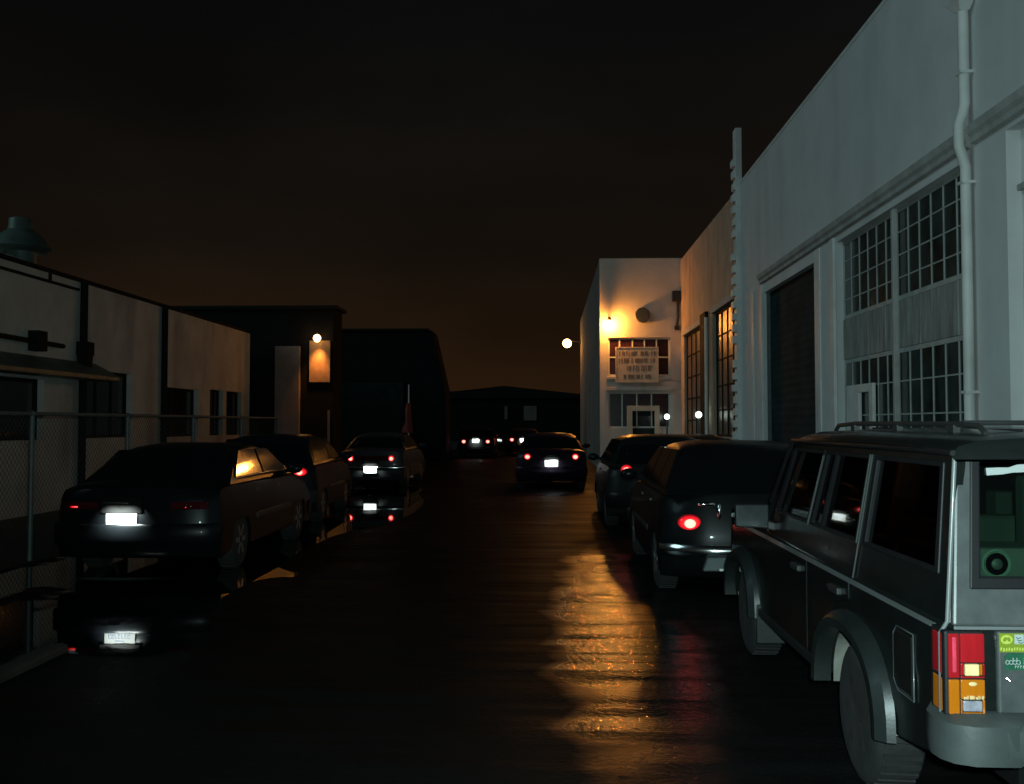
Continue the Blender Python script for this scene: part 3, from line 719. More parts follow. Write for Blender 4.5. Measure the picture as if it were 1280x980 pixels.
SEDAN = dict(W=1.72, L=4.5, rear=[(.06,.24),(.02,.32),(0,.5),(.015,.62),(.03,.8),(.07,.92)], top=[(.16,.965),(.4,.985),(.9,.99),(3.2,.97),(3.45,.95)],
    front=[(4.1,.84),(4.38,.70),(4.48,.55),(4.5,.4),(4.46,.26)], cabin=[(.58,.93),(1.2,1.28),(1.5,1.345),(1.9,1.365),(2.3,1.35),(2.5,1.31),(3.35,.93)],
    ri=0, wi=5, pillars=((0,1.92),(2.0,4)), mirror=2.95, handles=(1.5,2.45), axles=(.92,3.62), pull=.16, bump=P_BLACK, bz=(.34,.56),
    lamp=(.60,.74,.30,.12), lit=(1,1), plate=(0,.66), paint=P_BLACK, label='', alloy=True)
HATCH = dict(SEDAN, L=4.2, rear=[(.06,.24),(.02,.32),(0,.5),(.02,.62),(.05,.8),(.10,.95)], top=[(.18,.985),(.5,1.0),(.9,1.0),(2.9,.98),(3.15,.96)],
    front=[(3.8,.86),(4.08,.72),(4.18,.55),(4.2,.4),(4.16,.26)], cabin=[(.10,.94),(.42,1.30),(.62,1.38),(1.2,1.42),(1.9,1.41),(2.2,1.36),(3.05,.94)],
    ri=0, wi=5, pillars=((0,.95),(1.0,1.72),(1.8,4)), mirror=2.65, handles=(1.3,2.2), axles=(.82,3.35))

def at(o, x, y, rz=0): o.location = (x, y, 0); o.rotation_euler.z = rz; return o
GL, GR = 'cars parked along the left gutter', 'cars parked along the right side'
# black sedan with its plate lit by an added lamp
c = make_car('parked_car', dict(SEDAN, label='black sedan with a glaring white plate and thin red flash glints, nearest on the left', sideglass=M['wetglass'], lamp=(.56,.745,.36,.075), lit=(0,0), plate=(-.12,.58), flash_fill=11, paint=P_BLACK, bump=P_BLACK))
at(c, -4.24, 10.35, R(.5)); c['group'] = GL
k = MB(); k.tube([(.815,.75,.985),(.822,1.2,.995),(.822,2.2,1.0),(.815,3.2,.985)], .013, 8); k.build('glint_trim', M['chrome'], c, smooth=60)  # chrome strip added to carry a glint of the wall lamp
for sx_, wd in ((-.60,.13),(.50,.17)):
    k = MB(); k.box(sx_-wd/2, sx_+wd/2, .018, .06, .722, .742); k.build('flash_glint_strip', M['red_lens'], c, bevel=.004)  # glowing strip added for flash returned by the tail reflectors
c = make_car('parked_car', dict(HATCH, round=1, label='dark hatchback with one bright red lamp ahead of the black sedan', lamp=(.60,.84,.22,.13), lit=(0,1), plate=(0,.55), paint=P_NAVY, bump=P_GREY, bz=(.36,.55)))
at(c, -4.46, 15.7, R(3)); c['group'] = GL
c = make_car('parked_car', dict(SEDAN, round=1, W=1.62, label='dark grey sedan with two red lamps and white plate, farthest in the left row', lamp=(.50,.74,.15,.15), lit=(1,1), plate=(.0,.46), poff=.075, flash_fill=5, paint=P_SILVER, bump=M['chrome'], bz=(.46,.56), garnish=M['dim_lens'], rear=[(.06,.24),(.02,.32),(0,.4),(.01,.62),(.02,.84),(.03,.93)], pull=.08))
at(c, -4.36, 25.0); c['group'] = GL
c = make_car('sedan', dict(SEDAN, round=1, label='dark purple sedan with two red lamps standing in the middle of the street', lamp=(.575,.80,.16,.15), lit=(1,1), plate=(.0,.63), flash_fill=2.5, paint=P_PURPLE, bump=P_PURPLE))
at(c, .06, 24.6)
DIST = c
def far(x, y, label, kw):
    k = make_car('parked_car', dict(SEDAN if not kw.get('h') else HATCH, label=label, **{a: b for a, b in kw.items() if a != 'h'})); at(k, x, y); k['group'] = 'distant cars at the end of the street'; return k
far(-3.36, 47, 'far dark hatchback with a bright plate, leftmost of the distant cars', dict(h=1, lamp=(.55,.78,.2,.16), lit=(1,1), plate=(.0,.80), flash_fill=4, paint=P_GREY, bump=P_GREY))
far(-2.35, 60, 'farthest dark sedan showing one red lamp between two distant cars', dict(lamp=(.62,.86,.2,.18), lit=(1,1), plate=(-.55,.6), flash_fill=.5, paint=P_BLACK, bump=P_BLACK))
far(-1.25, 50, 'far dark sedan with one flash bright lamp, rightmost of the distant cars', dict(lamp=(.55,.82,.22,.16), lit=(1,0), plate=(.0,.77), flash_fill=4, paint=P_MAROON, bump=P_GREY))
# right side
c = make_car('parked_car', dict(HATCH, round=1, pull=.26, W=1.70, label='black hatchback with chrome bumper and round red lamp directly in front of the grey jeep', lamp=(.60,.70,.21,.14), lit=(1,0), plate=(.14,.5), paint=P_BLACK, bump=M['chrome'], bz=(.40,.50)))
at(c, 1.86, 9.2); c['group'] = GR
k = MB(); k.sphere((-.46,.02,.865), .085, 16, 10, (1,.4,.26)); k.build('chrome_glint_bar', M['chrome'], c, smooth=180)  # added chrome lump, shaped to catch the flash as a glint
k = MB(); k.sphere((-.345,.02,.80), .075, 14, 10, (.32,.4,1)); k.build('chrome_glint_stud', M['chrome'], c, smooth=180)  # second added lump, for the upright glint
k = MB(); k.prism([(-.50,.28),(-.46,.395),(-.23,.405),(-.19,.36),(-.28,.28)], 'y', -.060, .02); k.build('bumper_lit_patch', M['galv'], c, bevel=.012)  # lit patch of the bumper put into a grey slab
k = MB(); k.box(-.36, -.30, -.075, -.05, .285, .305); k.build('tow_reflector', M['plate'], c, bevel=.004)
k = MB(); k.sphere((-.22,.0,.77), .022, 10, 8, (1,.6,1)); k.build('lock_badge', M['plate'], c, smooth=180)
c = make_car('parked_car', dict(HATCH, round=1, pull=.22, label='black hatchback with one glaring red lamp parked before the workshop', lamp=(.56,.90,.17,.15), lit=(1,0), plate=(.0,.70), paint=P_GREEN, bump=P_BLACK))
at(c, 1.72, 15.3); c['group'] = GR
c = make_car('parked_car', dict(SEDAN, label='unlit black sedan parked close to the workshop wall', lit=(0,0), paint=P_BLACK))
at(c, 3.05, 19.9); c['group'] = GR
# ------------------------------------------------------------------ boxy estate jeep, the nearest vehicle
M['jeep'] = mat('wet_dark_green_paint', (.007,.009,.0085), .2, coat=.1, var=.12, scale=7, spec=.35, bump=.05, bscale=85, dist=.002, rvar=.06, dirt=((.014,.015,.014), 3.5, (1,1,.6), .5))
M['jeep_rear'] = mat('flash_lightened_filmed_paint', (.052,.058,.058), .42, coat=.3, var=.2, scale=14, bump=.28, bscale=110, dist=.002, dirt=((.095,.095,.09), 6, (1,1,.45), .6))  # flash light put into a paler base colour, over streaks of road film
M['seal'] = mat('dark_rubber_seal', (.007,.007,.008), .55, spec=.25, var=.2)
M['flare'] = mat('grey_green_flare_plastic', (.010,.014,.013), .42, var=.2, scale=6, bump=.2, bscale=60, dist=.003)
M['liner'] = mat('muddy_wheel_liner', (.15,.15,.13), .85, var=.35, scale=7, bump=.4, bscale=30)
M['bumper_grey'] = mat('grey_bumper_plastic', (.045,.053,.051), .5, var=.2, scale=5, bump=.2, bscale=70, dist=.003)
M['glass_t'] = tinted('tinted_rear_glass', (.60,.72,.65)); M['glass_d'] = tinted('dark_side_glass', (.10,.12,.13))
M['seat'] = mat('grey_seat_cloth', (.04,.05,.045), .9, var=.2); M['lining'] = mat('grey_cabin_lining', (.16,.20,.17), .9, var=.3, scale=3)
M['speaker'] = mat('speaker_carpet', (.10,.105,.10), .9, var=.2); M['cone'] = mat('speaker_cone', (.07,.075,.07), .5)
M['lens_r'] = mat('jeep_red_lens', (.34,.010,.014), .14, var=.18, scale=30, stretch=(1,1,.1), coat=.4, bump=.5, bscale=45, dist=.003)
M['lens_b'] = mat('jeep_red_stripe_lens', (.62,.05,.09), .2, var=.2, scale=40)
M['lens_a'] = mat('jeep_amber_lens', (.46,.13,.006), .14, var=.16, scale=30, stretch=(1,1,.1), coat=.4, bump=.5, bscale=45, dist=.003)
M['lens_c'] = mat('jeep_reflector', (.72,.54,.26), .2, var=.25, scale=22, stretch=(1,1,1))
M['lens_g'] = mat('jeep_reverse_lens', (.26,.25,.29), .15, var=.3, scale=45, coat=.4)
M['st_y'] = mat('yellow_green_sticker', (.17,.22,.010), .5, var=.1); M['st_yl'] = mat('light_yellow_print', (.40,.46,.07), .5)
M['st_g'] = mat('dark_green_sticker', (.010,.085,.042), .45, var=.3, scale=12); M['st_w'] = mat('white_print', (.34,.37,.36), .5)
M['edge'] = mat('highlight_seam_line', (.06,.066,.065), .3, coat=.4)  # pale seam colour, also standing in for light on door edges
M['trimline'] = mat('pale_highlight_line', (.13,.14,.14), .3, coat=.5)  # pale tone painting the highlights of body corners and creases
jp = thing('jeep', 'dark grey boxy jeep with red and amber tail lamp parked nearest on the right', 'jeep', (2.215, 3.6, 0)); jp['group'] = GR
JW = .862
def ell(cy, rx, rz, n=14, z0=.36): return [(cy + rx*math.copysign(abs(math.cos(math.pi*i/n))**.88, math.cos(math.pi*i/n)), z0 + rz*abs(math.sin(math.pi*i/n))**.82) for i in range(n+1)]
YR, YF = 1.05, 3.60
prof = [(.03,.42),(0,.50),(0,.84),(.012,.885),(.03,.90),(2.92,.915),(3.0,.925),(3.4,.915),(4.02,.875),(4.10,.84),(4.13,.7),(4.12,.46),(4.06,.36)] + ell(YF,.43,.34) + ell(YR,.46,.36) + [(.50,.36)]
def jring(s):
    a = abs(s); out = []
    for (y, z) in prof:
        k = 1.0
        if z > .87: k = 1 - .028*((z-.87)/.05)
        if z < .5: k = 1 - .012*(.5-z)/.14
        yy = y + (.035*a**14 if y < .2 else 0) - (.06*a**8 if y > 3.9 else 0)
        out.append((s*JW*k, yy, z - (.012*a**10 if z > .86 else 0)))
    return out
b = MB(); b.rings([jring(s) for s in (-1,-.99,-.96,-.85,-.4,0,.4,.85,.96,.99,1)])
b.build('body', M['jeep'], jp, smooth=35, bevel=.012)
# wheel wells and chassis
b = MB(); b.box(-.55,.55,.15,4.0,.28,.6); b.build('underbody', M['black'], jp)
# side walls of the cabin with window openings
ZB, ZT = .885, 1.475
def side(sg):
    def P(u, v, d):
        y0, y1 = .02+.07*v, 2.95-.50*v
        x = sg*((.838 - .058*v) - abs(d))
        return (x, y0+(y1-y0)*u, ZB+(ZT-ZB)*v)
    return P
for sg in (-1, 1):
    b = MB(); b.holed(side(sg), (0,1), (0,.08,.93,1), [(.040,.351,.285,.93),(.388,.680,.285,.93),(.704,.968,.285,.93)], .045)
    b.build('side_panel', M['jeep'], jp, bevel=.01)
    P = side(sg)
    for (u0,u1,kind) in ((.040,.351,''),(.388,.680,''),(.704,.968,'')):
        def Q(u, v, off): p = Vector(P(u, v, 0)); p.x -= sg*off; return tuple(p)
        b = MB(); us = (u0-.006,u0+.008,u1-.008,u1+.006); vs = (.270,.300,.915,.945)
        b.holed(lambda u,v,d: Q(u, v, -.006+abs(d)), us, vs, [(us[1],us[2],vs[1],vs[2])], .03)
        s_ = b.build('window_seal', M['seal'], jp, bevel=.005)
        b = MB(); b.holed(lambda u,v,d: Q(u, v, .012+abs(d)), (u0,u1), (.285,.93), [], .005); b.build('pane', M['glass_d'], s_)
    # a divider bar in the rear door glass
    b = MB(); b.bar(P(.60,.285,0), P(.60,.93,0), .022, .016); b.build('window_divider', M['seal'], jp)
    # doors: proud skins
    for poly in ([(1.56,.40),(1.84,.40),(1.84,.868),(1.10,.868),(1.10,.79),(1.36,.73),(1.52,.58)], [(1.855,.40),(2.98,.40),(3.06,.60),(3.06,.868),(1.855,.868)]):
        b = MB(); x0, x1 = sorted((sg*(JW-.004), sg*(JW+.007))); b.prism(poly, 'x', x0, x1); d_ = b.build('door', M['jeep'], jp, bevel=.007, seg=3)
        yh = min(p[0] for p in poly)+ .10
        b = MB(); x0, x1 = sorted((sg*(JW+.0), sg*(JW+.030))); b.box(x0, x1, yh, yh+.16, .79, .825); b.build('handle', M['plastic'], d_, bevel=.008)
        b = MB(); b.tube([(sg*(JW+.009), yh+.25, .80),(sg*(JW+.013), yh+.25, .80)], .014, 12); b.build('lock', M['chrome'], d_)
    # pale strip for the highlight on the belt crease, sill strip, lower body moulding
    b = MB(); x0, x1 = sorted((sg*(JW-.02), sg*(JW+.010))); b.prism([(x0 if sg<0 else x1, .868),(x1 if sg<0 else x0,.882),(x1 if sg<0 else x0,.868)], 'y', .1, 3.95); b.build('belt_line', M['trimline'], jp)
    b = MB(); x0, x1 = sorted((sg*(JW-.03), sg*(JW+.012))); b.box(x0, x1, 1.62, 3.12, .345, .40); b.build('sill', M['flare'], jp, bevel=.01)
    # drip gutter
    b = MB(); b.tube([(sg*.80, .05, 1.478),(sg*.795, .4, 1.485),(sg*.795,2.43,1.485),(sg*.835,2.84,1.10)], .011, 6); b.build('drip_gutter', M['seal'], jp, smooth=40)
    # pale strip down the rear corner, its highlight put into colour
    b = MB(); b.tube([(sg*.783,.075,1.48),(sg*.842,.012,.90),(sg*(JW+.002),.020,.86),(sg*(JW+.002),.022,.58)], .0085, 8); b.build('corner_highlight', M['trimline'], jp, smooth=60)
    for (u_, v0_, v1_, rad) in ((.369,.0,.95,.006),(.381,.27,.95,.0055),(.693,.27,.90,.008)):  # pale tubes painting the highlight along the door edges
        b = MB(); p0, p1 = Vector(P(u_,v0_,0)), Vector(P(u_,v1_,0)); p0.x += sg*.008; p1.x += sg*.008
        b.tube([p0, p0.lerp(p1,.5), p1], rad*.75, 6); b.build('edge_highlight', M['edge'], jp, smooth=60)
    # mud flap behind the front wheel
    b = MB(); x0, x1 = sorted((sg*(JW+.02), sg*(JW-.17))); b.box(x0, x1, 3.08, 3.095, .17, .42); b.build('mud_flap', M['flare'], jp, bevel=.01)
    # fuel door outline on the left
    if sg < 0:
        b = MB(); b.prism([(.30,.56),(.46,.56),(.50,.59),(.50,.76),(.47,.785),(.30,.785)], 'x', -JW-.007, -JW+.004); fd_ = b.build('fuel_door', M['jeep'], jp, bevel=.005)
        b = MB(); q = [(.29,.55),(.465,.55),(.51,.585),(.51,.765),(.475,.796),(.29,.796)]
        b.tube([(-JW-.001, y, z) for y, z in q+q[:1]], .003, 6); b.build('fuel_door_seam', M['edge'], fd_, smooth=60)
    # wheel arch flares
    for cy, rx, rz in ((YR,.46,.345),(YF,.43,.33)):
        o_, i_ = ell(cy, rx+.082, rz+.066, 20, .33), ell(cy, rx-.012, rz-.012, 20, .33)
        m_ = ell(cy, rx+.035, rz+.028, 20, .33)
        rr = []
        for (a, m, c_) in zip(o_, m_, i_):
            rr.append([(sg*(JW-.004), a[0], a[1]), (sg*(JW+.03), a[0]*.8+m[0]*.2, a[1]*.8+m[1]*.2), (sg*(JW+.066), m[0], m[1]), (sg*(JW+.062), c_[0], c_[1]), (sg*(JW-.02), c_[0], c_[1])])
        b = MB(); b.rings(rr); b.build('wheel_flare', M['flare'], jp, smooth=30)
        # inner wing liner, dusty
        li = ell(cy, rx-.02, rz-.015, 14, .33); b = MB(); rr = [[(sg*(JW-.03), y, z),(sg*(JW-.33), y, z),(sg*(JW-.33), y*1.0+.0, z+.012),(sg*(JW-.03), y, z+.012)] for y, z in li]
        b.rings(rr); b.build('wheel_liner', M['liner'], jp, smooth=40)
        wheel(jp, sg*(JW-.115), cy, .305, sg, M['rimdull'], .21)
    # side mirror
    mt = MB(); mt.rings([[(sg*(.975-.098),2.72,.945),(sg*(.975+.098),2.72,.955),(sg*(.975+.098),2.72,1.085),(sg*(.975-.098),2.72,1.085)],
                         [(sg*(.975-.102),2.75,.94),(sg*(.975+.102),2.75,.95),(sg*(.975+.102),2.75,1.09),(sg*(.975-.102),2.75,1.09)],
                         [(sg*(.975-.08),2.86,.97),(sg*(.975+.07),2.84,.98),(sg*(.975+.07),2.84,1.06),(sg*(.975-.08),2.86,1.06)]])
    mt.bar((sg*.80,2.80,.94),(sg*.9,2.80,.97),.06,.05); mo = mt.build('side_mirror', M['plastic'], jp, bevel=.008)
    b = MB(); x0, x1 = sorted((sg*(.975-.09), sg*(.975+.09))); b.box(x0, x1, 2.714, 2.719, .958, 1.078); b.build('mirror_glass', M['mirror'] if 'mirror' in M else M.setdefault('mirror', mat('wet_mirror_glass', (.035,.043,.042), .12, metal=.2, var=.5, scale=9, bump=.08, bscale=70)), mo)
    # tail lamp, wraps the corner
    xo, xi = sg*(JW+.006), sg*(JW-.132)
    b = MB(); x0, x1 = sorted((xi, xo)); b.box(x0, x1, -.022, .11, .585, .875); tl = b.build('tail_light', M['seal'], jp, bevel=.010)
    def cell(nm, m, a0, a1, z0, z1, y=-.030, bev=.004):
        xs_ = sorted((sg*(JW-a0), sg*(JW-a1))); k = MB(); k.box(xs_[0], xs_[1], y, -.01, z0, z1); return k.build(nm, m, tl, bevel=bev)
    cell('red_lens', M['lens_r'], .046, .127, .768, .866); cell('red_lens', M['lens_r'], .046,.127,.716,.722)
    cell('reflector', M['lens_c'], .060, .108, .724, .764, -.033); cell('red_lens', M['lens_r'], .046,.058,.724,.766); cell('red_lens', M['lens_r'], .121,.127,.724,.766); cell('amber_lens', M['lens_a'], .110,.119,.726,.764,-.032)
    cell('red_lens', M['lens_r'], .006, .042, .716, .866); cell('red_stripe', M['lens_b'], .018,.032,.735,.855,-.034,.004)
    cell('amber_lens', M['lens_a'], .006, .042, .594, .711); cell('amber_lens', M['lens_a'], .046, .127, .645, .711); cell('amber_lens', M['lens_a'], .046,.050,.594,.644); cell('amber_lens', M['lens_a'], .119,.127,.594,.644); cell('amber_lens', M['lens_a'], .052,.118,.594,.601)
    cell('reverse_lens', M['lens_g'], .053, .117, .604, .640, -.031)
    k = MB(); kx = sorted((sg*(JW+.0075), sg*(JW-.02))); k.box(kx[0], kx[1], .0, .085, .72, .862); k.build('red_lens', M['lens_r'], tl, bevel=.005)
    k = MB(); k.box(kx[0], kx[1], .0, .085, .596, .712); k.build('amber_lens', M['lens_a'], tl, bevel=.005)
    k = MB()
    for i in range(17): 
        kx = sorted((sg*(JW-.054-.004*i), sg*(JW-.054-.004*i-.0025)))
        if i % 5 != 4: k.box(kx[0], kx[1], -.0335, -.029, .646, .646+random.choice((.008,.012,.012)))
    k.build('moulded_ribs', M['lens_c'], tl)
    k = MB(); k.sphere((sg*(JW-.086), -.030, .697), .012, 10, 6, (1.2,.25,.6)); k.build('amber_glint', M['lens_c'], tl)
# roof
b = MB(); rr = []
for y, dz in ((.045,-.035),(.06,-.012),(.12,0),(.6,.012),(1.4,.014),(2.15,.004),(2.38,-.022),(2.455,-.055)):
    rr.append([(x*(1 if dz > -.03 else .985), y, z+.022+dz*(1 if z > 1.46 else .4)) for x, z in ((-.80,1.448),(-.805,1.462),(-.775,1.492),(-.70,1.512),(-.4,1.528),(0,1.533),(.4,1.528),(.70,1.512),(.775,1.492),(.805,1.462),(.80,1.448))])
b.rings(rr); b.build('roof', M['jeep'], jp, smooth=40)
# roof rack
rk = MB()
for sg in (-1,1):
    rk.tube([(sg*.62,.20,1.545),(sg*.62,.26,1.572),(sg*.62,.5,1.580),(sg*.62,1.85,1.580),(sg*.62,2.10,1.572),(sg*.62,2.16,1.545)], .011, 8)
rk.tube([(-.62,.42,1.584),(.62,.42,1.584)], .010, 8); rk.tube([(-.62,1.82,1.584),(.62,1.82,1.584)], .010, 8)
for sg in (-1,1):
    for y in (.5,1.15,1.8): rk.box(sg*.62-.014, sg*.62+.014, y-.03, y+.03, 1.53, 1.576)
rk = rk.build('roof_rack', M['plastic'], jp, smooth=40)
for x in (-.42,-.14,.14,.42):
    b = MB(); b.box(x-.02, x+.02, .3, 2.1, 1.545, 1.562); b.build('slat', M['plastic'], rk, bevel=.004)
# tailgate: frame with window opening, leaning forward above the crease
def TG(u, v, d):
    z = .885 + (1.478-.885)*v; x = u*(.83-.055*v); y = -.004 + .10*v + abs(d)
    return (x, y, z)
wu0, wv0, wv1 = .905, .26, .965
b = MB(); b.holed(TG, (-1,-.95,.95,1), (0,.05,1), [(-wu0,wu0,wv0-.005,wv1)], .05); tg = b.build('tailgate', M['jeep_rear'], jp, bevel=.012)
b = MB(); b.holed(lambda u,v,d: tuple(Vector(TG(u,v,0))+Vector((0,-.006+abs(d),0))), (-wu0-.028,-wu0+.016,wu0-.016,wu0+.028), (wv0-.05,wv0+.02,wv1-.018,wv1+.018), [(-wu0+.016,wu0-.016,wv0+.02,wv1-.018)], .03)
b.build('window_seal', M['seal'], tg, bevel=.006)
b = MB(); b.holed(lambda u,v,d: tuple(Vector(TG(u,v,0))+Vector((0,.016+abs(d),0))), (-wu0,wu0), (wv0,wv1), [], .005); b.build('rear_window', M['glass_t'], tg)
b = MB(); b.prism([(-.055,.5),(-.012,.47),(-.002,.872),(-.004,.876),(-.018,.862)], 'x', -.685, .685)
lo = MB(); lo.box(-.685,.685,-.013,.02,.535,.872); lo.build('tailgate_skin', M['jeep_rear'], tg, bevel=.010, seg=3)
b = MB(); b.box(-.83,.83,-.016,-.004,.876,.888); b.build('crease_trim', M['trimline'], tg, bevel=.003)
b = MB(); b.box(-.69,.69,-.010,.02,.505,.532); b.build('lower_seal', M['seal'], tg)
b = MB(); b.box(-.12,.12,-.03,-.012,.74,.78); b.build('handle', M['plastic'], tg, bevel=.008)
b = MB(); b.box(-.045,.02,-.018,-.006,1.02,1.04); b.build('wiper_base', M['plastic'], tg, bevel=.004)
# white strip inside the top of the rear glass
b = MB(); q = [(-.665,1.398),(-.610,1.402),(-.575,1.408),(-.44,1.414),(-.44,1.444),(-.560,1.436),(-.588,1.426),(-.625,1.426),(-.667,1.424)]
b.prism([(x, z) for x, z in q], 'y', .095, .099); b.build('white_strip', M['st_w'], tg)
# stickers
sk = MB(); sk.box(-.680,-.595,-.0165,-.0128,.802,.866)
s1 = sk.build('sticker', M['st_y'], tg); s1['label'] = 'yellow green sticker with an oval eyed emblem'
def oval(mb, cx_, cz, rx, rz, y, tilt=0, n=26):
    v = []
    for i in range(n):
        a = 2*math.pi*i/n; u, w_ = rx*math.cos(a), rz*math.sin(a); v.append((cx_+u*math.cos(tilt)-w_*math.sin(tilt), y, cz+u*math.sin(tilt)+w_*math.cos(tilt)))
    mb.add(v, [list(range(n))])
b = MB(); oval(b, -.655,.845,.020,.0155,-.0169)
for i in range(9): x = -.677+.009*i; z = .812+random.uniform(-.002,.002); b.add([(x,-.0169,z-.005),(x+.0055,-.0169,z-.004),(x+.006,-.0169,z+.006),(x+.001,-.0169,z+.005)],[(0,1,2,3)])
b.build('emblem', M['st_yl'], s1)
b = MB(); oval(b, -.661,.8455,.0058,.0085,-.0173,-.5); oval(b, -.648,.8455,.0058,.0085,-.0173,.5); b.build('emblem_eye', M['st_y'], s1)
b = MB(); b.box(-.629,-.598,-.0169,-.0166,.830,.862); b.build('face_badge', M['st_w'], s1)
b = MB(); 
for k in range(3): b.tube([(-.624+.004*k+.016*t, -.0172, .853-.008*k-.004*math.sin(t*3.1)) for t in (0,.25,.5,.75,1)], .0014, 5)
b.build('face_print', M['st_g'], s1)
sk = MB(); sk.prism([(-.662,.742),(-.56,.742),(-.56,.798),(-.652,.798),(-.662,.788)], 'y', -.0165, -.0128); s2 = sk.build('sticker', M['st_g'], tg); s2['label'] = 'dark green sticker with white lettering'
b = MB(); rnd = random.Random(4)
x = -.654
for kind in 'oudOlLoe':
    z0 = .768; r_ = .006
    if kind in 'oudOe': b.tube([(x+r_*math.cos(a)*1.0, -.0172, z0+r_*1.15*math.sin(a)) for a in [2*math.pi*i/10 for i in range(11)]], .0013, 5)
    if kind in 'udlL': b.tube([(x+r_, -.0172, z0-.006),(x+r_+.001, -.0172, z0+.016)], .0013, 5)
    x += .0125
x = -.628
for i in range(4): b.tube([(x,-.0172,.748),(x,-.0172,.758),(x+.004,-.0172,.7565),(x+.001,-.0172,.753)], .0011, 5); x += .009
b.build('sticker_lettering', M['st_w'], s2)
# badge studs on the tailgate
b = MB(); b.sphere((-.655,-.014,.712),.006,8,6); b.sphere((-.646,-.014,.705),.004,8,6); b.build('rivet', M['chrome'], tg)
# rear bumper with grey end caps
b = MB(); rr = []
for x in (-.70,-.35,0,.35,.70): rr.append([(x,-.105,.455),(x,-.12,.48),(x,-.115,.56),(x,-.09,.585),(x,.02,.585),(x,.02,.455)])
b.rings(rr); bo = b.build('bumper', M['bumper_grey'], jp, smooth=35)
for sg in (-1,1):
    b = MB(); rr = []
    for (x, y, w_) in ((.66,-.115,.13),(.80,-.112,.13),(.86,-.080,.11),(.888,-.03,.08),(.895,.03,.06),(.888,.10,.045)):
        rr.append([(sg*x, y, .445),(sg*(x+.004), y-.004, .50),(sg*(x), y, .575),(sg*(x-.03), y+.03, .598),(sg*(x-w_), y+w_*.9, .598),(sg*(x-w_), y+w_*.9, .445)])
    b.rings(rr); b.build('bumper_cap', M['bumper_grey'], bo, smooth=45)
b = MB(); b.box(-.86,.86,4.10,4.22,.42,.58); b.build('bumper', M['bumper_grey'], jp, bevel=.03)
# front: grille and lamps
for i in range(8):
    b = MB(); x = -.35+.1*i; b.box(x-.03, x+.03, 4.09, 4.14, .62, .80); b.build('grille_slot', M['black'], jp, bevel=.01)
for sg in (-1,1):
    b = MB(); b.box(sg*.62-.12, sg*.62+.12, 4.08, 4.145, .63, .79); b.build('headlight', M['white_lens'], jp, bevel=.02)
# windscreen
b = MB(); b.rings([[(-.775,2.70,.935),(.775,2.70,.935),(.775,2.715,.93),(-.775,2.715,.93)],[(-.70,2.235,1.43),(.70,2.235,1.43),(.70,2.25,1.435),(-.70,2.25,1.435)]]); b.build('windshield', M['carglass'], jp)
for sg in (-1,1):
    b = MB(); b.bar((sg*.80,2.72,.90),(sg*.745,2.21,1.455), .07, .05); b.build('windshield_post', M['jeep'], jp, bevel=.01)
# inside: floor, seats, lining
b = MB(); b.box(-.78,.78,.08,2.7,.86,.89); b.build('cabin_floor', M['lining'], jp)
for x in (-.40,.40):
    b = MB(); b.box(x-.24,x+.24,1.95,2.09,.88,1.22); b.box(x-.12,x+.12,1.97,2.06,1.25,1.40); b.box(x-.03,x+.03,2.0,2.03,1.22,1.25); b.build('seat', M['seat'], jp, bevel=.03, seg=3)
b = MB(); b.box(-.64,.64,1.08,1.2,.88,1.17); b.build('rear_bench', M['seat'], jp, bevel=.03, seg=3)
b = MB(); b.box(-.30,-.20,.60,.72,.89,1.38); b.build('cargo_net_post', M['seat'], jp, bevel=.03)
b = MB(); b.box(-.70,-.66,.84,.86,.95,1.32); b.build('belt_strap', mat('blue_strap', (.03,.05,.22), .8), jp)
sb = thing('loudspeaker', 'round loudspeaker in a grey box behind the rear glass of the jeep', 'loudspeaker', (2.215-.59, 3.6+.16, .95))
b = MB(); b.box(-.075,.30,0,.22,-.06,.185); b.build('cabinet', M['speaker'], sb, bevel=.012)
b = MB(); b.lathe([(0,.052),(-.006,.054),(-.010,.048),(-.004,.042)], 30, Matrix.Translation((-.02,0,.128)) @ Matrix.Rotation(R(90),4,'Z')); b.build('speaker_ring', M['lining'], sb, smooth=40)
b = MB(); b.lathe([(.006,.042),(.0,.040),(.0,.012)], 30, Matrix.Translation((-.02,-.004,.128)) @ Matrix.Rotation(R(90),4,'Z')); b.lathe([(-.004,.02),(-.010,.012)], 18, Matrix.Translation((-.02,-.004,.128)) @ Matrix.Rotation(R(90),4,'Z')); b.build('speaker_cone', M['cone'], sb, smooth=40)
# ------------------------------------------------------------------ light, sky, camera
w = bpy.data.worlds.new('World'); SC.world = w; w.use_nodes = True; nt = w.node_tree; L = nt.links
bg = nt.nodes['Background']
tc = nt.nodes.new('ShaderNodeTexCoord'); sx = nt.nodes.new('ShaderNodeSeparateXYZ'); L.new(tc.outputs['Generated'], sx.inputs[0])
cr = nt.nodes.new('ShaderNodeValToRGB'); e = cr.color_ramp.elements
e[0].position = 0; e[0].color = (.024,.0108,.0042,1); e[1].position = 1; e[1].color = (.0032,.0034,.0038,1)
for p, c_ in ((.03,(.0245,.0110,.0041,1)),(.09,(.0140,.0074,.0036,1)),(.17,(.0066,.0046,.0030,1)),(.36,(.0034,.0034,.0034,1))):
    q = e.new(p); q.color = c_
L.new(sx.outputs['Z'], cr.inputs['Fac'])
nz = nt.nodes.new('ShaderNodeTexNoise'); nz.inputs['Scale'].default_value = 2.2; nz.inputs['Detail'].default_value = 5
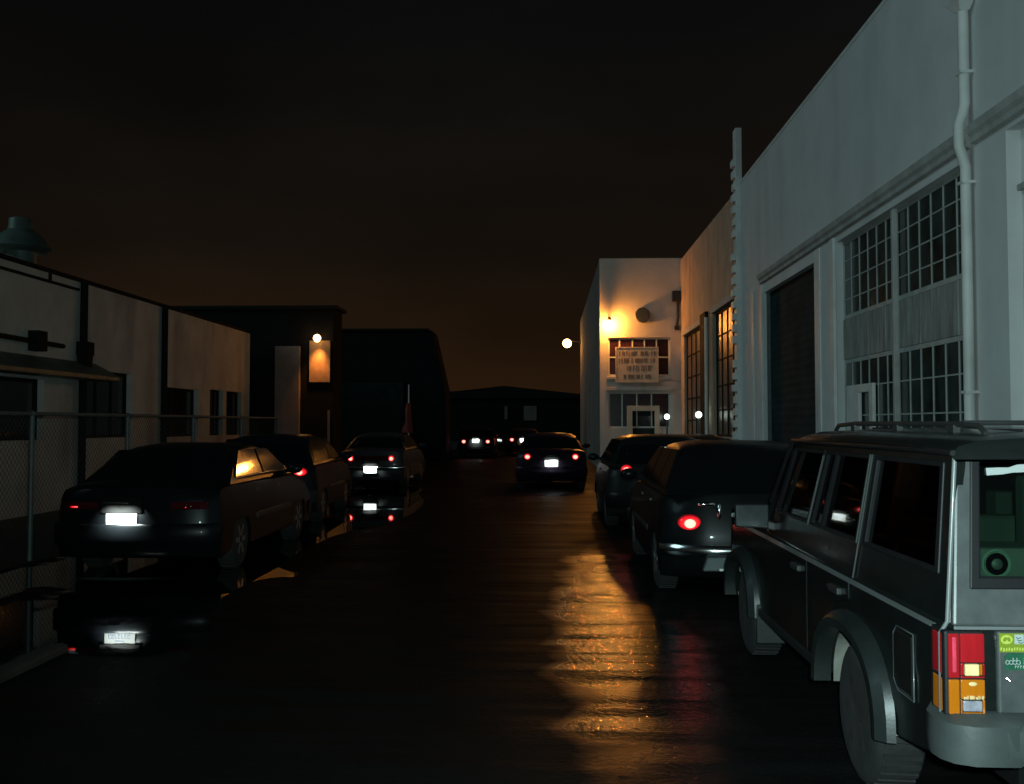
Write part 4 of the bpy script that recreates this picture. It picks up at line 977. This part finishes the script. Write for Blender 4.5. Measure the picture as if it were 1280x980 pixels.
mpw = nt.nodes.new('ShaderNodeMapping'); mpw.inputs['Scale'].default_value = (1,1,2.5); L.new(tc.outputs['Generated'], mpw.inputs['Vector']); L.new(mpw.outputs['Vector'], nz.inputs['Vector'])
mr = nt.nodes.new('ShaderNodeMapRange'); mr.inputs['From Min'].default_value = .3; mr.inputs['From Max'].default_value = .7; mr.inputs['To Min'].default_value = .60; mr.inputs['To Max'].default_value = 1.4
L.new(nz.outputs['Fac'], mr.inputs['Value'])
mx = nt.nodes.new('ShaderNodeMix'); mx.data_type = 'RGBA'; mx.blend_type = 'MULTIPLY'; mx.inputs[0].default_value = 1
L.new(cr.outputs['Color'], mx.inputs[6]); L.new(mr.outputs['Result'], mx.inputs[7]); L.new(mx.outputs[2], bg.inputs['Color'])
bg.inputs['Strength'].default_value = 1.0
# dim cool light of the overcast city night from behind the left shoulder
s = lamp('night_sky_light', 'SUN', (-20,-20,30), 0.40, (.60,.93,1.0), angle=R(25)); aim(s, (Vector(s.location) + Vector((.66,.30,-.42))))
# flash of the camera, beside the lens and turned a little to the right
fl_ = lamp('camera_flash', 'SPOT', (.06,-.02,1.67), 1250, (.72,1.0,.99), radius=.03, spot_size=R(120), spot_blend=1.0); aim(fl_, (1.2,4.6,2.0))

cam = bpy.data.cameras.new('camera'); co = bpy.data.objects.new('camera', cam); COL.objects.link(co); SC.camera = co
cam.sensor_width = 36; cam.lens = 36; cam.sensor_fit = 'HORIZONTAL'; cam.shift_y = -10/1280; cam.clip_end = 2000; cam.clip_start = .05
co.location = (0,0,1.58); yaw = math.atan(46/1280); pit = math.atan(50/1280*math.cos(yaw)); co.rotation_euler = (R(90)+pit, 0, yaw)
SC.view_settings.view_transform = 'Standard'; SC.view_settings.look = 'None'; SC.view_settings.exposure = 0; SC.view_settings.gamma = 1
SC.render.engine = 'CYCLES'; SC.cycles.use_denoising = True; SC.cycles.sample_clamp_indirect = 5; SC.cycles.max_bounces = 8; SC.cycles.caustics_reflective = False; SC.cycles.caustics_refractive = False
